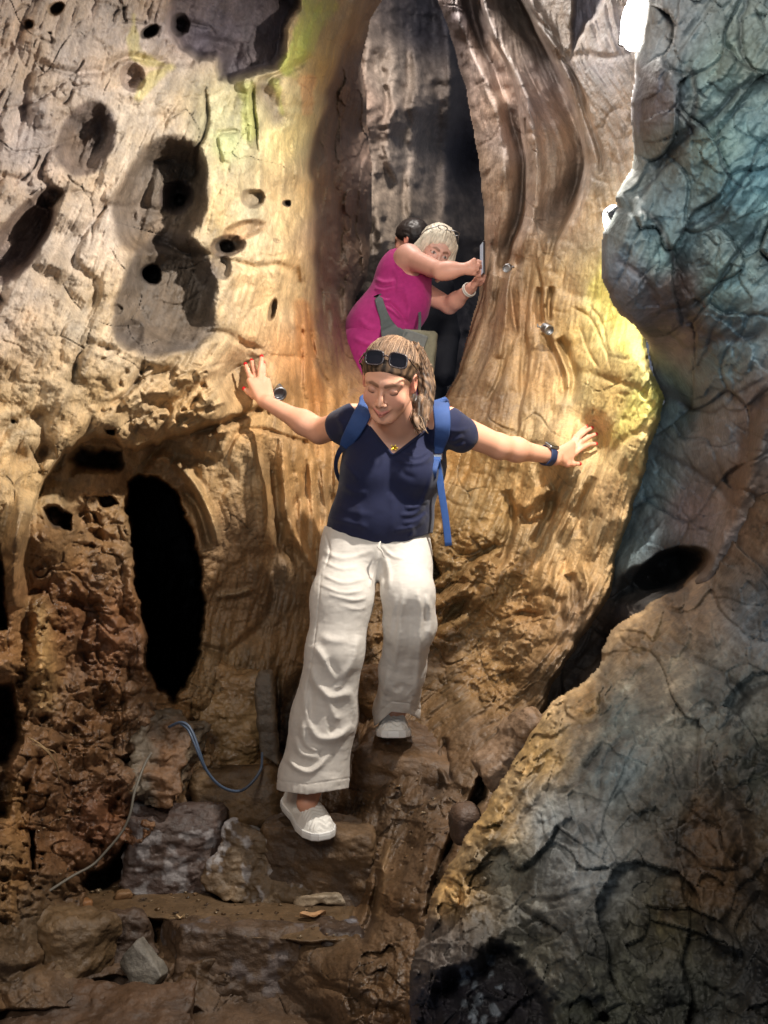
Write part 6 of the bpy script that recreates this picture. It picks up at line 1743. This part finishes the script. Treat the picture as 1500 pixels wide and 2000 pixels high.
mb.tube(spline([W(296, 1470, 3.04), W(284, 1490, 3.02), W(272, 1520, 2.98), W(262, 1550, 2.95), W(254, 1590, 2.93), W(238, 1625, 2.92), W(205, 1665, 2.90), W(180, 1690, 2.88), W(140, 1712, 2.82), W(80, 1750, 2.72), W(20, 1782, 2.60), W(-60, 1820, 2.45)], 70), .0038, 10)
tag(mb.build('dusty_cable', M_CABLE2), 'dusty grey cable running down the earth wall to the lower left corner', 'cable')
mb = MB()
mb.tube(spline([W(56, 1440, 2.62), W(80, 1455, 2.60), W(100, 1475, 2.62), W(112, 1500, 2.66), W(116, 1526, 2.7)], 20), .0022, 6)
mb.tube(spline([W(62, 1452, 2.6), W(86, 1462, 2.59), W(108, 1488, 2.62)], 14), .0016, 6)
mb.tube(spline([W(90, 1462, 2.60), W(108, 1470, 2.62), W(112, 1490, 2.65)], 14), .0013, 5)
tag(mb.build('dry_root', plain('dry_root', srgb(150, 122, 86), .7)), 'thin pale roots sticking out of the brown earth wall at far left', 'root')

# ------------------------------------------------------------------ lamps fixed to the rock
def wall_spot(label, c0, aim, s=1.0):
    c0 = np.asarray(c0, float); R = frame(aim, (0, 0.2, 1))
    e = empty('wall_spotlight', c0, label, 'spotlight', None)
    def can(p):
        q = (p - c0) @ R; r = np.hypot(q[:, 0], q[:, 2])
        d = smax(r - (.017 + .10 * np.clip(q[:, 1], 0, .03)) * s, np.abs(q[:, 1] - .008) - .022 * s, .004)
        d = smax(d, -smax(r - .0145 * s, .016 * s - q[:, 1], .001), .001)
        return d + .0010 * np.sin(q[:, 1] * 900) * (q[:, 1] < .008)
    sdf_obj('lamp_housing', can, c0 - .06, c0 + .06, .0016, M_SILVER, e)
    b0 = c0 + R @ np.array([0, -.03, -.0]) * s
    mb = MB(); mb.tube([c0 + R @ np.array([.018 * s, -.004, 0]), c0 + R @ np.array([.022 * s, -.022, -.004]), b0 + R @ np.array([.01, -.018, 0])], .0028, 8)
    mb.tube([c0 + R @ np.array([-.018 * s, -.004, 0]), c0 + R @ np.array([-.022 * s, -.022, -.004]), b0 + R @ np.array([-.01, -.018, 0])], .0028, 8)
    mb.build('bracket', M_SILVER, e)
    return e
wall_spot('small silver spotlight bolted to the rock right of the raised hand', W(541, 762, 3.40), (.35, -.8, -.5), 1.25)
wall_spot('tiny steel spotlight in a groove above the watch hand on the right wall', W(1066, 641, 3.78), (.3, -.8, -.4), 1.0)
wall_spot('tiny steel spotlight just right of the outstretched phone', W(992, 523, 4.2), (-.3, -.8, -.3), .9)

# the bright floodlight at the top and a smaller one under it, both clamped behind the blue rock's edge
def flood(name, label, c0, aim, up, hw, hh, strength, col):
    c0 = np.asarray(c0, float); R = frame(aim, up)
    e = empty(name, c0, label, 'floodlight')
    sdf_obj('lamp_housing', lambda p: smax(rbox(p, c0, (hw + .005, .020, hh + .005), .008, R), -rbox(p, c0 + R @ np.array([0, .016, 0]), (hw, .016, hh), .003, R), .002), c0 - .16, c0 + .16, .004, M_SILVER, e)
    sdf_obj('lamp_glass', lambda p: ell(p, c0 + R @ np.array([0, .012, 0]), (hw * 1.25, .016, hh * 1.2), R), c0 - .12, c0 + .12, .003, plain(name + '_glow', (1, 1, 1), .4, emit=(col, strength)), e)
    mb = MB(); mb.tube([c0 + R @ np.array([hw + .014, 0, 0]), c0 + R @ np.array([hw + .016, -.05, 0]), c0 + R @ np.array([0, -.09, 0]), c0 + R @ np.array([-hw - .016, -.05, 0]), c0 + R @ np.array([-hw - .014, 0, 0])], .004, 8)
    mb.build('bracket', M_SILVER, e)
    return e
flood('floodlight', 'dazzling white floodlight at the top, clamped behind the edge of the blue-green rock', W(1250, 40, 2.25), (-.62, -.72, -.30), (.38, -.1, .9), .030, .052, 60, (1, .96, .90))
flood('small_floodlight', 'small lamp half hidden behind the blue-green rock above the yellow glow', W(1199, 436, 2.46), (-.75, -.25, -.60), (.5, 0, .85), .009, .036, 8, (1, .98, .86))

# ------------------------------------------------------------------ grit and chips of rock lying on the ledges
def grit(n, seed):
    rs = np.random.RandomState(seed); mb = MB(); Wd = B.world(); st = B.step
    regs = [(150, 690, 1722, 1835, .5), (60, 330, 1400, 1720, .25), (700, 900, 1450, 1700, .25)]
    for k in range(n):
        u_ = rs.uniform(); r = regs[0] if u_ < .5 else (regs[1] if u_ < .75 else regs[2])
        px = rs.uniform(r[0], r[1]); py = rs.uniform(r[2], r[3])
        c_ = int((px - B.X[0, 0]) / st); r_ = int((py - B.Y[0, 0]) / st)
        p = Wd[r_, c_]; a = rs.uniform(.002, .0085) * (1 if rs.uniform() < .85 else 1.8)
        V = rs.randn(7, 3); V /= np.linalg.norm(V, axis=1)[:, None]
        V = V * np.array([1, .8, .55]) * a + p + np.array([0, -.3 * a, a * .35])
        from mathutils import geometry
        bm = bmesh.new(); [bm.verts.new(v) for v in V]; bmesh.ops.convex_hull(bm, input=bm.verts)
        bm.verts.ensure_lookup_table(); bm.verts.index_update()
        vv = [list(v.co) for v in bm.verts]; ff = [[v.index for v in f.verts] for f in bm.faces]; bm.free()
        mb.add(vv, ff, list(np.array(srgb(*[(120, 94, 66), (92, 70, 50), (150, 128, 100), (80, 64, 52)][rs.randint(4)])) * rs.uniform(.8, 1.2)))
    o = mb.build('grit', M_BLOCK, smooth=False)
    return tag(o, 'loose grit and rock chips scattered over the dirt ledges', 'grit', kind='stuff')
grit(420, 6)
